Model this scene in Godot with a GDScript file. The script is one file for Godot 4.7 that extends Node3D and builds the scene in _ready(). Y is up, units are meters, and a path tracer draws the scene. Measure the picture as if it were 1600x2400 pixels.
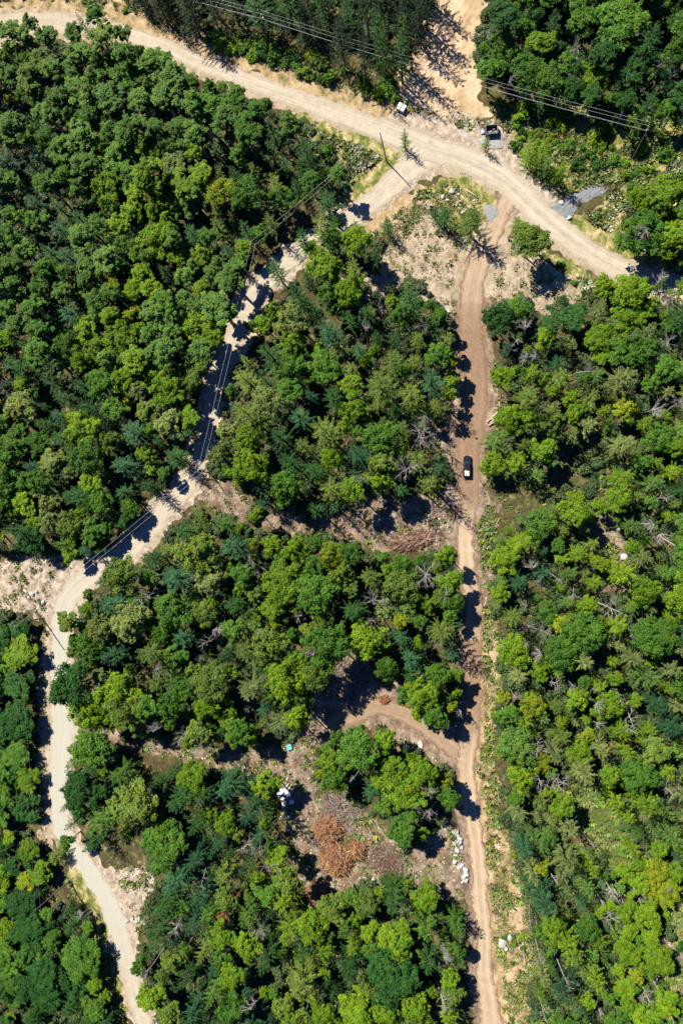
extends Node3D
# A drone's view straight down on a logging road fork in mixed forest: pale gravel roads, a red dirt track
# with a black pickup, clearings with slash piles and boulders, and some twelve hundred trees.

const EYE := 195.0          # metres above the ground
const LENS := 1650.0        # focal length in the photograph's pixels
const NADIR := Vector2(1000, 1300)
var rng := RandomNumberGenerator.new()
var cam_basis: Basis
var low := FastNoiseLite.new()
var mid := FastNoiseLite.new()
var edge_noise := FastNoiseLite.new()
var used := {}
var mats := {}
var landmarks := []
const MAP := Rect2(-152, -200, 266, 362)   # the ground in detail, in metres (x, z)
var road_mask: Image


# ---------------------------------------------------------------- mesh helper
class MB:
	var v := PackedVector3Array()
	var n := PackedVector3Array()
	var c := PackedColorArray()
	var col := Color.WHITE

	func tri(a: Vector3, b: Vector3, d: Vector3, nn: Vector3) -> void:
		if (d - a).cross(b - a).dot(nn) < 0.0:
			var t := b
			b = d
			d = t
		v.append(a); v.append(b); v.append(d)
		n.append(nn); n.append(nn); n.append(nn)
		c.append(col); c.append(col); c.append(col)

	func face(a: Vector3, b: Vector3, d: Vector3, out: Vector3) -> void:
		var nn := (d - a).cross(b - a)
		if nn.length_squared() < 1e-12:
			return
		nn = nn.normalized()
		if nn.dot(out) < 0.0:
			nn = -nn
		tri(a, b, d, nn)

	func quad(a: Vector3, b: Vector3, d: Vector3, e: Vector3, out: Vector3) -> void:
		face(a, b, d, out)
		face(a, d, e, out)

	func leaf(p: Vector3, tip: Vector3, w: float, nn: Vector3, fold := 0.25) -> void:
		var ax := tip - p
		var side := ax.cross(nn)
		if side.length_squared() < 1e-9:
			side = ax.cross(Vector3.RIGHT)
		side = side.normalized() * w * 0.5
		var m := p + ax * 0.45
		var l := m + side + nn * w * fold * 0.5
		var r := m - side + nn * w * fold * 0.5
		face(p, l, tip, nn)
		face(p, tip, r, nn)

	func tube(pts: Array, rad: Array, sides := 6, cap := true) -> void:
		var rings := []
		for i in pts.size():
			var d: Vector3 = (pts[min(i + 1, pts.size() - 1)] - pts[max(i - 1, 0)]).normalized()
			var u := d.cross(Vector3.FORWARD if absf(d.z) < 0.8 else Vector3.RIGHT).normalized()
			var w := d.cross(u).normalized()
			var ring := []
			for k in sides:
				var a := TAU * k / sides
				ring.append([pts[i] + (u * cos(a) + w * sin(a)) * rad[i], u * cos(a) + w * sin(a)])
			rings.append(ring)
		for i in pts.size() - 1:
			for k in sides:
				var q := (k + 1) % sides
				var A: Array = rings[i][k]; var B: Array = rings[i][q]; var C: Array = rings[i + 1][q]; var D: Array = rings[i + 1][k]
				stri(A, B, C)
				stri(A, C, D)
		if cap:
			for e in [0, pts.size() - 1]:
				var out: Vector3 = (pts[0] - pts[1]) if e == 0 else (pts[e] - pts[e - 1])
				for k in range(1, sides - 1):
					face(rings[e][0][0], rings[e][k][0], rings[e][k + 1][0], out)

	func stri(A: Array, B: Array, D: Array) -> void:
		var a: Vector3 = A[0]; var b: Vector3 = B[0]; var d: Vector3 = D[0]
		var nn: Vector3 = A[1] + B[1] + D[1]
		if (d - a).cross(b - a).dot(nn) < 0.0:
			var t := B
			B = D
			D = t
		for P in [A, B, D]:
			v.append(P[0]); n.append(P[1]); c.append(col)

	func box(at: Vector3, s: Vector3, bev := 0.02, turn := Basis.IDENTITY) -> void:
		# a box with chamfered edges
		var h := s * 0.5
		bev = minf(bev, minf(h.x, minf(h.y, h.z)) * 0.9)
		var P := func(sx: float, sy: float, sz: float, ax: int) -> Vector3:
			var q := Vector3(sx * h.x, sy * h.y, sz * h.z)
			if ax != 0: q.x -= sx * bev
			if ax != 1: q.y -= sy * bev
			if ax != 2: q.z -= sz * bev
			return at + turn * q
		for sg in [-1.0, 1.0]:
			quad(P.call(sg, -1, -1, 0), P.call(sg, 1, -1, 0), P.call(sg, 1, 1, 0), P.call(sg, -1, 1, 0), turn * Vector3(sg, 0, 0))
			quad(P.call(-1, sg, -1, 1), P.call(1, sg, -1, 1), P.call(1, sg, 1, 1), P.call(-1, sg, 1, 1), turn * Vector3(0, sg, 0))
			quad(P.call(-1, -1, sg, 2), P.call(1, -1, sg, 2), P.call(1, 1, sg, 2), P.call(-1, 1, sg, 2), turn * Vector3(0, 0, sg))
			for sh in [-1.0, 1.0]:
				quad(P.call(sg, sh, -1, 0), P.call(sg, sh, 1, 0), P.call(sg, sh, 1, 1), P.call(sg, sh, -1, 1), turn * Vector3(sg, sh, 0))
				quad(P.call(sg, -1, sh, 0), P.call(sg, 1, sh, 0), P.call(sg, 1, sh, 2), P.call(sg, -1, sh, 2), turn * Vector3(sg, 0, sh))
				quad(P.call(-1, sg, sh, 1), P.call(1, sg, sh, 1), P.call(1, sg, sh, 2), P.call(-1, sg, sh, 2), turn * Vector3(0, sg, sh))
				for si in [-1.0, 1.0]:
					face(P.call(sg, sh, si, 0), P.call(sg, sh, si, 1), P.call(sg, sh, si, 2), turn * Vector3(sg, sh, si))

	func outline(w: float, d: float, r: float, cx := 0.0, cz := 0.0, k := 3) -> Array:
		var o := []
		for q in 4:
			var ox: float = [1, -1, -1, 1][q]
			var oz: float = [1, 1, -1, -1][q]
			for i in k + 1:
				var a := PI / 2 * (q + float(i) / k)
				o.append(Vector2(cx + ox * (w / 2 - r) + cos(a) * r, cz + oz * (d / 2 - r) + sin(a) * r))
		return o

	func loft(rings: Array, ys: Array, cap_top := true, cap_bottom := true) -> void:
		# rings: arrays of Vector2 of one length
		var m: int = rings[0].size()
		for i in rings.size() - 1:
			var cen := Vector2.ZERO
			for q in rings[i]: cen += q
			cen /= m
			for k in m:
				var q := (k + 1) % m
				var a := Vector3(rings[i][k].x, ys[i], rings[i][k].y)
				var b := Vector3(rings[i][q].x, ys[i], rings[i][q].y)
				var d := Vector3(rings[i + 1][q].x, ys[i + 1], rings[i + 1][q].y)
				var e := Vector3(rings[i + 1][k].x, ys[i + 1], rings[i + 1][k].y)
				var out := (a + b) * 0.5 - Vector3(cen.x, ys[i], cen.y)
				out.y = 0.0
				if (a + b - d - e).length() > 1e-5 and absf(ys[i + 1] - ys[i]) < 0.5 * (a + b - d - e).length() * 0.5:
					out.y = out.length() * (1.0 if i >= rings.size() / 2 else -1.0)
				quad(a, b, d, e, out)
		for e in ([rings.size() - 1] if cap_top else []) + ([0] if cap_bottom else []):
			var cen := Vector2.ZERO
			for q in rings[e]: cen += q
			cen /= m
			for k in m:
				var q := (k + 1) % m
				face(Vector3(cen.x, ys[e], cen.y), Vector3(rings[e][k].x, ys[e], rings[e][k].y), Vector3(rings[e][q].x, ys[e], rings[e][q].y), Vector3.UP if e > 0 else Vector3.DOWN)

	func mesh() -> ArrayMesh:
		var a := []
		a.resize(Mesh.ARRAY_MAX)
		a[Mesh.ARRAY_VERTEX] = v
		a[Mesh.ARRAY_NORMAL] = n
		a[Mesh.ARRAY_COLOR] = c
		var m := ArrayMesh.new()
		m.add_surface_from_arrays(Mesh.PRIMITIVE_TRIANGLES, a)
		return m


# ---------------------------------------------------------------- naming
func numbered(called: String) -> String:
	used[called] = used.get(called, -1) + 1
	return called if used[called] == 0 else "%s_%03d" % [called, used[called]]

func tag(o: Node3D, label: String, category: String, group := "") -> Node3D:
	o.set_meta("label", label)
	o.set_meta("category", category)
	if group != "": o.set_meta("group", group)
	return o

func thing(called: String, label: String, category: String, where: Vector3, turn := 0.0, group := "") -> Node3D:
	var o := Node3D.new()
	o.name = numbered(called)
	add_child(o)
	o.position = where
	o.rotation.y = turn
	return tag(o, label, category, group)

func part(called: String, m: Mesh, mat: Material, parent: Node) -> MeshInstance3D:
	var o := MeshInstance3D.new()
	o.mesh = m
	o.material_override = mat
	o.name = numbered(called) if parent == self else called
	parent.add_child(o, true)
	return o

func struct(called: String, m: Mesh, mat: Material, kind := "structure") -> MeshInstance3D:
	var o := part(called, m, mat, self)
	o.set_meta("kind", kind)
	return o

func mat(called: String, lin: Color, rough := 0.9, vc := true, two := false, back := 0.0) -> StandardMaterial3D:
	if mats.has(called): return mats[called]
	var m := StandardMaterial3D.new()
	m.resource_name = called
	m.albedo_color = lin.linear_to_srgb()
	m.roughness = rough
	m.vertex_color_use_as_albedo = vc
	if two: m.cull_mode = BaseMaterial3D.CULL_DISABLED
	if back > 0.0:
		m.backlight_enabled = true
		m.backlight = (lin * back).linear_to_srgb()
	mats[called] = m
	return m


# ---------------------------------------------------------------- from the photograph's pixels (1600 x 2400) to the ground
func at(px: float, py: float, y := 0.0) -> Vector3:
	var d := cam_basis * Vector3(px - 800.0, 1200.0 - py, -LENS)
	return Vector3(0, EYE, 0) + d * ((y - EYE) / d.y)

func on(px: float, py: float) -> Vector3:
	var p := at(px, py)
	p.y = gy(p.x, p.z)
	return p

func to_px(p: Vector3) -> Vector2:
	var q := cam_basis.inverse() * (p - Vector3(0, EYE, 0))
	return Vector2(800.0 - q.x / q.z * LENS, 1200.0 + q.y / q.z * LENS)

func per_px(px: float, py: float, y := 0.0) -> float:   # metres to a pixel there
	var d := Vector3(px - 800.0, 1200.0 - py, -LENS)
	return at(px, py, y).distance_to(Vector3(0, EYE, 0)) / d.length()

func gy(x: float, z: float) -> float:
	return low.get_noise_2d(x, z) * 0.7

func pv(a: Array) -> PackedVector2Array:
	var o := PackedVector2Array()
	for i in range(0, a.size(), 2): o.append(Vector2(a[i], a[i + 1]))
	return o

func rr(a: float, b: float) -> float:
	return rng.randf_range(a, b)


# ================================================================ SCENE
func _ready() -> void:
	rng.seed = 20240611
	# camera: almost straight down, tipped a few degrees
	var n := Vector3(NADIR.x - 800.0, NADIR.y - 1200.0, LENS).normalized()
	var base := Basis(Vector3.RIGHT, Vector3(0, 0, -1), Vector3.UP)
	cam_basis = Basis(Quaternion(Vector3(n.x, -n.z, n.y), Vector3.DOWN)) * base
	var cam := Camera3D.new()
	cam.name = "camera"
	cam.fov = rad_to_deg(2.0 * atan(1200.0 / LENS))
	cam.near = 1.0
	cam.far = 6000.0
	cam.transform = Transform3D(cam_basis, Vector3(0, EYE, 0))
	add_child(cam)
	cam.current = true
	# sky
	var sky := ProceduralSkyMaterial.new()
	sky.sky_top_color = Color(0.16, 0.30, 0.56)
	sky.sky_horizon_color = Color(0.46, 0.56, 0.70)
	sky.sky_curve = 0.12
	sky.ground_bottom_color = Color(0.12, 0.14, 0.09)
	sky.ground_horizon_color = Color(0.40, 0.47, 0.52)
	sky.sky_energy_multiplier = 0.8
	var env := Environment.new()
	env.background_mode = Environment.BG_SKY
	env.sky = Sky.new()
	env.sky.sky_material = sky
	env.tonemap_mode = Environment.TONE_MAPPER_LINEAR
	env.tonemap_exposure = 2.75
	env.sdfgi_enabled = true
	env.ssao_enabled = true
	env.ssil_enabled = true
	var we := WorldEnvironment.new()
	we.name = "world_environment"
	we.environment = env
	add_child(we)
	# sun: high in the upper left of the picture
	var sun := DirectionalLight3D.new()
	sun.name = "sun"
	sun.light_color = Color(1.0, 0.955, 0.875)
	sun.light_energy = 1.6
	sun.light_angular_distance = 0.5
	sun.shadow_enabled = true
	var el := deg_to_rad(50.0)
	var fall := Vector3(0.69 * cos(el), -sin(el), 0.72 * cos(el)).normalized()
	sun.transform = Transform3D(Basis.looking_at(fall, Vector3(0, 0, -1)), Vector3(0, 100, 0))
	add_child(sun)

	low.seed = 3; low.frequency = 0.012; low.fractal_octaves = 2
	mid.seed = 8; mid.frequency = 0.16; mid.fractal_octaves = 3
	edge_noise.seed = 21; edge_noise.frequency = 0.22; edge_noise.fractal_octaves = 4

	define_places()
	ground()
	roads()
	poles_and_wires()
	trees()
	undergrowth()
	verge_plants()
	truck()
	small_things()
	slash_piles()
	boulders()
	logs()


# ---------------------------------------------------------------- the places, in the photograph's pixels
var Z := {}      # ground zones
var S := {}      # stands of trees (outline of the canopy)
var X := []      # holes in the stands
var R := {}      # roads: x, y, width

func define_places() -> void:
	Z.bank = pv([195,-40, 300,-10, 380,55, 450,55, 520,75, 620,110, 730,150, 800,200, 930,225, 1010,262, 1000,305, 900,280, 800,250, 700,218, 600,172, 520,140, 450,112, 380,88, 300,66, 240,42, 195,32])
	Z.bank_edge = pv([-80,-60, 210,-60, 200,30, 100,24, 0,15, -80,20])
	Z.island = pv([680,258, 800,300, 880,318, 938,352, 930,388, 885,440, 845,462, 790,470, 770,400, 730,330])
	Z.pad_island = pv([985,442, 1060,412, 1115,424, 1158,462, 1130,522, 1090,548, 1040,532, 1000,492])
	Z.pad_left = pv([835,532, 915,475, 990,430, 1000,495, 960,545, 900,605, 855,572])
	Z.east_verge = pv([1315,525, 1400,485, 1440,440, 1500,395, 1600,375, 1680,395, 1680,650, 1570,640, 1480,606, 1400,565])
	Z.pad_verge = pv([1240,545, 1300,595, 1380,645, 1445,668, 1425,700, 1370,695, 1320,640, 1260,590])
	Z.ne_bank = pv([1150,250, 1240,230, 1680,250, 1680,430, 1430,425, 1340,455, 1300,472, 1240,425, 1200,330])
	Z.track_verge = pv([1130,1170, 1165,1200, 1160,1300, 1150,1400, 1175,1480, 1165,1600, 1150,1750, 1175,1900, 1205,2000, 1245,2120, 1262,2220, 1250,2460, 1150,2460, 1150,2200, 1135,2000, 1115,1850, 1112,1700, 1122,1500, 1112,1350, 1108,1250])
	Z.meadow = pv([1300,1840, 1385,1825, 1445,1895, 1490,1980, 1470,2040, 1420,2050, 1395,1990, 1325,1905])
	Z.young = pv([1275,2000, 1680,1960, 1680,2480, 1255,2480, 1268,2250])
	Z.sw_bank = pv([160,1985, 200,2045, 235,2120, 262,2220, 288,2310, 305,2400, 345,2480, 285,2480, 258,2330, 212,2220, 192,2130, 160,2065])
	Z.gap = pv([470,1105, 505,1118, 575,1155, 605,1225, 645,1190, 720,1215, 800,1195, 900,1165, 1065,1150, 1065,1275, 1000,1292, 930,1292, 840,1280, 760,1250, 650,1250, 560,1212, 500,1192, 465,1170])
	Z.corridor = pv([1055,690, 1155,700, 1142,760, 1152,850, 1172,920, 1220,938, 1165,1000, 1132,1060, 1152,1150, 1172,1200, 1158,1300, 1162,1430, 1070,1430, 1060,1300, 1055,1180, 1025,1080, 1005,1000, 1058,900, 1062,800])
	Z.spur_clearing = pv([790,1510, 860,1515, 905,1580, 965,1660, 1045,1715, 1100,1735, 1090,1800, 1020,1795, 960,1755, 900,1715, 830,1710, 765,1740, 745,1800, 742,1862, 800,1900, 870,1915, 905,1955, 1000,1965, 1050,1925, 1095,2000, 1095,2085, 1060,2115, 1000,2095, 940,2075, 860,2092, 780,2135, 725,2135, 700,2060, 690,1985, 665,1900, 635,1845, 560,1812, 440,1778, 350,1760, 260,1730, 190,1700, 200,1668, 300,1722, 420,1748, 520,1752, 600,1762, 700,1730, 735,1640, 770,1560])
	Z.pad = pv([870,640, 905,575, 950,500, 1000,470, 1060,565, 1130,525, 1168,488, 1205,530, 1255,592, 1325,642, 1375,700, 1300,735, 1240,735, 1150,712, 1142,742, 1058,742, 1010,702, 950,672, 900,705, 862,700, 800,660, 820,610])
	Z.sand = pv([1020,-60, 1150,-60, 1132,60, 1112,120, 1117,180, 1125,230, 1160,272, 1115,285, 1000,268, 915,235, 930,170, 975,120])
	Z.shoulder = pv([925,250, 1010,262, 1120,275, 1185,295, 1220,360, 1255,420, 1305,470, 1285,505, 1180,430, 1100,375, 1000,335, 915,295])
	Z.west_clearing = pv([-80,1325, 10,1308, 60,1296, 130,1288, 205,1318, 240,1345, 160,1405, 122,1460, 60,1425, 0,1440, -80,1440])
	Z.sw_clearing = pv([235,2045, 290,2035, 345,2035, 375,2080, 355,2145, 320,2190, 288,2160, 258,2095])
	Z.west_shoulder = pv([92,1480, 122,1480, 128,1700, 118,1965, 150,2010, 120,2010, 92,1960, 88,1700])
	Z.sand_strip = pv([640,700, 662,690, 655,735, 590,800, 560,880, 548,910, 522,1005, 500,1065, 478,1120, 466,1105, 488,1040, 508,960, 528,890, 570,800])
	Z.hole_a = pv([1275,1085, 1300,1020, 1420,1010, 1495,1060, 1470,1110, 1420,1150, 1395,1190, 1300,1195, 1240,1160])
	Z.hole_b = pv([1365,1205, 1420,1195, 1470,1255, 1482,1340, 1430,1345, 1398,1275])
	Z.hole_c = pv([1535,2115, 1680,2110, 1680,2340, 1570,2345, 1540,2250])
	Z.hole_d = pv([1395,1355, 1450,1350, 1470,1395, 1400,1390])
	Z.gravel = pv([1283,487, 1312,472, 1343,455, 1373,434, 1394,423, 1428,431, 1417,450, 1394,473, 1353,488, 1340,503, 1312,519])
	Z.gravel_b = pv([1132,484, 1168,482, 1170,506, 1152,528, 1138,516])
	Z.gravel_c = pv([1128,312, 1165,318, 1190,330, 1178,348, 1140,352, 1120,330])

	S.left_forest = pv([-190,120, 15,45, 60,38, 100,48, 115,82, 150,68, 185,12, 240,25, 280,55, 310,75, 335,108, 350,128, 375,92, 400,125, 430,145, 480,180, 550,205, 600,240, 640,232, 660,268, 690,258, 735,290, 790,350, 812,400, 822,440, 790,482, 740,492, 690,502, 640,540, 590,585, 572,640, 560,700, 546,740, 520,800, 490,860, 475,910, 468,950, 462,1010, 440,1060, 420,1100, 380,1130, 330,1180, 300,1230, 260,1280, 210,1312, 150,1322, 140,1290, 100,1302, 60,1296, 10,1292, -190,1292])
	S.north_wood = pv([200,-230, 1000,-230, 1030,-70, 1012,0, 985,50, 960,110, 930,150, 890,140, 800,112, 730,84, 640,58, 580,46, 520,40, 440,36, 350,24, 300,0])
	S.northeast_wood = pv([1160,-200, 1680,-200, 1680,330, 1590,290, 1510,255, 1450,262, 1400,255, 1330,232, 1260,245, 1190,225, 1118,175, 1113,120, 1130,60])
	S.gravel_corner = pv([1455,490, 1500,425, 1680,420, 1680,630, 1560,622, 1470,585, 1440,535])
	S.middle_stand = pv([600,602, 650,598, 700,620, 688,512, 740,478, 795,490, 812,540, 860,528, 892,560, 902,600, 870,640, 850,695, 900,705, 940,650, 985,660, 1015,705, 1050,740, 1064,800, 1068,900, 1062,960, 1022,990, 1012,1030, 1042,1080, 1062,1110, 1050,1150, 990,1162, 900,1172, 830,1182, 780,1202, 720,1218, 700,1182, 640,1192, 600,1232, 578,1200, 578,1150, 500,1112, 488,1080, 510,1040, 518,980, 528,900, 550,830, 592,790, 570,760, 620,740, 642,700, 682,690, 650,645, 610,640])
	S.south_stand = pv([340,1290, 380,1270, 400,1230, 450,1190, 540,1208, 600,1248, 680,1248, 760,1250, 830,1280, 900,1292, 960,1302, 1020,1290, 1060,1280, 1076,1340, 1086,1420, 1092,1500, 1086,1560, 1076,1640, 1060,1690, 1030,1722, 960,1680, 920,1632, 880,1580, 860,1540, 800,1520, 780,1560, 768,1600, 722,1640, 712,1700, 690,1722, 640,1740, 570,1750, 520,1730, 480,1762, 420,1742, 360,1722, 300,1722, 240,1702, 180,1692, 150,1652, 104,1632, 108,1590, 150,1560, 160,1530, 150,1480, 135,1450, 190,1400, 200,1370, 250,1330])
	S.island_grove = pv([733,1780, 760,1730, 830,1698, 900,1700, 960,1750, 1000,1770, 1060,1800, 1080,1840, 1070,1900, 1030,1920, 1000,1962, 950,1982, 910,1940, 890,1910, 850,1910, 830,1870, 770,1852, 740,1822])
	S.southwest_wood = pv([165,1740, 220,1720, 290,1760, 320,1810, 400,1800, 480,1790, 560,1822, 650,1825, 645,1900, 640,1960, 690,2010, 700,2060, 720,2140, 770,2122, 800,2080, 880,2068, 920,2048, 960,2068, 1010,2060, 1030,2120, 1100,2130, 1102,2200, 1086,2260, 1090,2330, 1060,2480, 320,2480, 318,2340, 308,2280, 318,2220, 350,2170, 340,2130, 372,2060, 360,2030, 330,1960, 260,1962, 210,2012, 160,2012, 130,1960, 126,1900, 158,1830, 148,1800])
	S.west_strip = pv([-180,1440, 55,1440, 82,1470, 86,1560, 80,1650, 82,1720, 92,1800, 96,1900, 90,1930, 40,1930, -180,1930])
	S.southwest_corner = pv([-180,1960, 60,1950, 110,1990, 150,2010, 112,2060, 100,2130, 185,2110, 215,2150, 225,2230, 260,2330, 290,2480, -180,2480])
	S.east_forest = pv([1148,730, 1200,690, 1230,708, 1260,722, 1300,708, 1330,690, 1370,700, 1420,640, 1500,650, 1560,640, 1680,650, 1680,2480, 1250,2480, 1240,2350, 1262,2250, 1250,2180, 1222,2080, 1200,1980, 1172,1900, 1180,1800, 1156,1700, 1165,1600, 1180,1500, 1150,1430, 1156,1330, 1160,1240, 1220,1205, 1280,1195, 1240,1150, 1230,1120, 1150,1130, 1130,1100, 1150,1060, 1120,1020, 1160,980, 1222,930, 1160,900, 1180,830, 1150,790])
	X = [Z.hole_a, Z.hole_b, Z.meadow, Z.hole_c, Z.hole_d]

	R.upper_road = [-90,88,70, 0,66,66, 60,57,60, 130,57,52, 200,64,46, 280,76,42, 377,106,38, 440,134,38, 510,164,40, 610,202,41, 710,238,43, 800,270,48, 892,302,58, 1004,346,66, 1106,380,66, 1183,424,64, 1244,484,62, 1310,542,58, 1387,596,58, 1463,637,56, 1550,668,54, 1680,700,54]
	R.lower_road = [1030,352,70, 968,385,66, 902,448,58, 851,490,54, 780,535,50, 699,596,48, 630,655,48, 585,705,48, 561,770,48, 530,830,48, 507,890,46, 495,937,44, 484,998,42, 464,1069,42, 450,1118,44, 423,1158,46, 383,1200,48, 357,1235,48, 306,1284,50, 240,1330,52, 180,1374,54, 150,1420,46, 142,1480,46, 140,1560,48, 142,1640,56, 147,1697,66, 143,1760,58, 138,1850,50, 140,1920,48, 165,1985,44, 205,2035,50, 250,2112,48, 284,2202,48, 302,2268,44, 316,2330,42, 340,2400,42, 380,2490,42]
	R.dirt_track = [1196,462,44, 1170,500,46, 1150,555,50, 1124,610,54, 1104,690,56, 1101,770,56, 1108,850,60, 1114,906,64, 1108,983,64, 1098,1046,60, 1097,1100,56, 1098,1174,48, 1090,1222,42, 1090,1290,42, 1096,1347,40, 1106,1400,38, 1109,1468,38, 1109,1557,40, 1108,1646,42, 1098,1727,46, 1094,1770,46, 1092,1815,44, 1101,1902,40, 1114,1968,38, 1121,2055,38, 1127,2132,38, 1134,2208,40, 1134,2285,44, 1146,2361,50, 1158,2490,54]
	for q in [["black pickup", 1093, 1094], ["pale concrete boxes", 941, 257], ["open dark bin", 1150, 312], ["blue drum and board pile", 1027, 718], ["white boulders", 1075, 2000], ["log heap", 962, 1266], ["pale log pile", 1170, 965], ["blue tub", 678, 1751], ["rubbish heap", 666, 1872], ["widest rust-brown brush pile", 788, 2012], ["lowest rust-brown brush pile", 742, 2092], ["three white boulders", 1182, 2210], ["mouth of the blue gravel drive", 1300, 505], ["power pole at the fork", 906, 378], ["green meadow", 1390, 1920], ["power pole at the bend", 612, 592], ["crossarm pole at right", 1481, 372], ["west clearing", 70, 1360]]:
		landmarks.append([q[0], on(q[1], q[2])])
	R.spur_track = [1082,1770,40, 1055,1748,42, 979,1692,42, 902,1658,44, 851,1662,46, 805,1684,46, 765,1712,44]


# ---------------------------------------------------------------- ground
func jitter_polygon(p: PackedVector2Array, amount := 1.3) -> PackedVector2Array:
	# photograph outline -> ragged outline on the ground, in metres
	var o := PackedVector2Array()
	for i in p.size():
		var a3 := at(p[i].x, p[i].y)
		var q := p[(i + 1) % p.size()]
		var b3 := at(q.x, q.y)
		var a := Vector2(a3.x, a3.z)
		var b := Vector2(b3.x, b3.z)
		var k := int(maxf(1.0, a.distance_to(b) / 0.7))
		var side := (b - a).orthogonal().normalized()
		for j in k:
			var w := a.lerp(b, float(j) / k)
			o.append(w + side * edge_noise.get_noise_2d(w.x, w.y) * amount * 2.0)
	return o

func fill(im: Image, poly: PackedVector2Array, color: Color) -> void:
	var sx := im.get_width() / MAP.size.x
	var sy := im.get_height() / MAP.size.y
	var rows := {}
	for i in poly.size():
		var a := (poly[i] - MAP.position) * Vector2(sx, sy)
		var b := (poly[(i + 1) % poly.size()] - MAP.position) * Vector2(sx, sy)
		if a.y > b.y:
			var t := a
			a = b
			b = t
		for y in range(maxi(0, ceili(a.y)), mini(im.get_height(), ceili(b.y))):
			if not rows.has(y): rows[y] = []
			rows[y].append(a.x + (b.x - a.x) * (y - a.y) / (b.y - a.y))
	for y in rows:
		var xs: Array = rows[y]
		xs.sort()
		for k in range(0, xs.size() - 1, 2):
			var x0 := clampi(int(xs[k]), 0, im.get_width())
			var x1 := clampi(int(xs[k + 1]), 0, im.get_width())
			if x1 > x0: im.fill_rect(Rect2i(x0, y, x1 - x0, 1), color)

func soil(sd: int, freq: float, stops: Array, side := 2048) -> Image:
	# mottled soil: stops are [share, linear colour]
	var f := FastNoiseLite.new()
	f.seed = sd
	f.frequency = freq
	f.fractal_octaves = 6
	f.fractal_gain = 0.78
	var src := f.get_image(side, side, false, false, true).get_data()
	var lut := PackedInt32Array()
	lut.resize(256)
	for i in 256:
		var t := i / 255.0
		var col: Color = stops[0][1]
		for k in stops.size() - 1:
			if t >= stops[k][0]:
				col = stops[k][1].lerp(stops[k + 1][1], clampf((t - stops[k][0]) / (stops[k + 1][0] - stops[k][0]), 0, 1))
		var s := col.linear_to_srgb()
		lut[i] = s.r8 | (s.g8 << 8) | (s.b8 << 16) | (255 << 24)
	var out := PackedInt32Array()
	out.resize(src.size())
	for i in src.size(): out[i] = lut[src[i]]
	return Image.create_from_data(side, side, false, Image.FORMAT_RGBA8, out.to_byte_array())

func C(r: float, g: float, b: float) -> Color:
	return Color(r, g, b)

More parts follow.
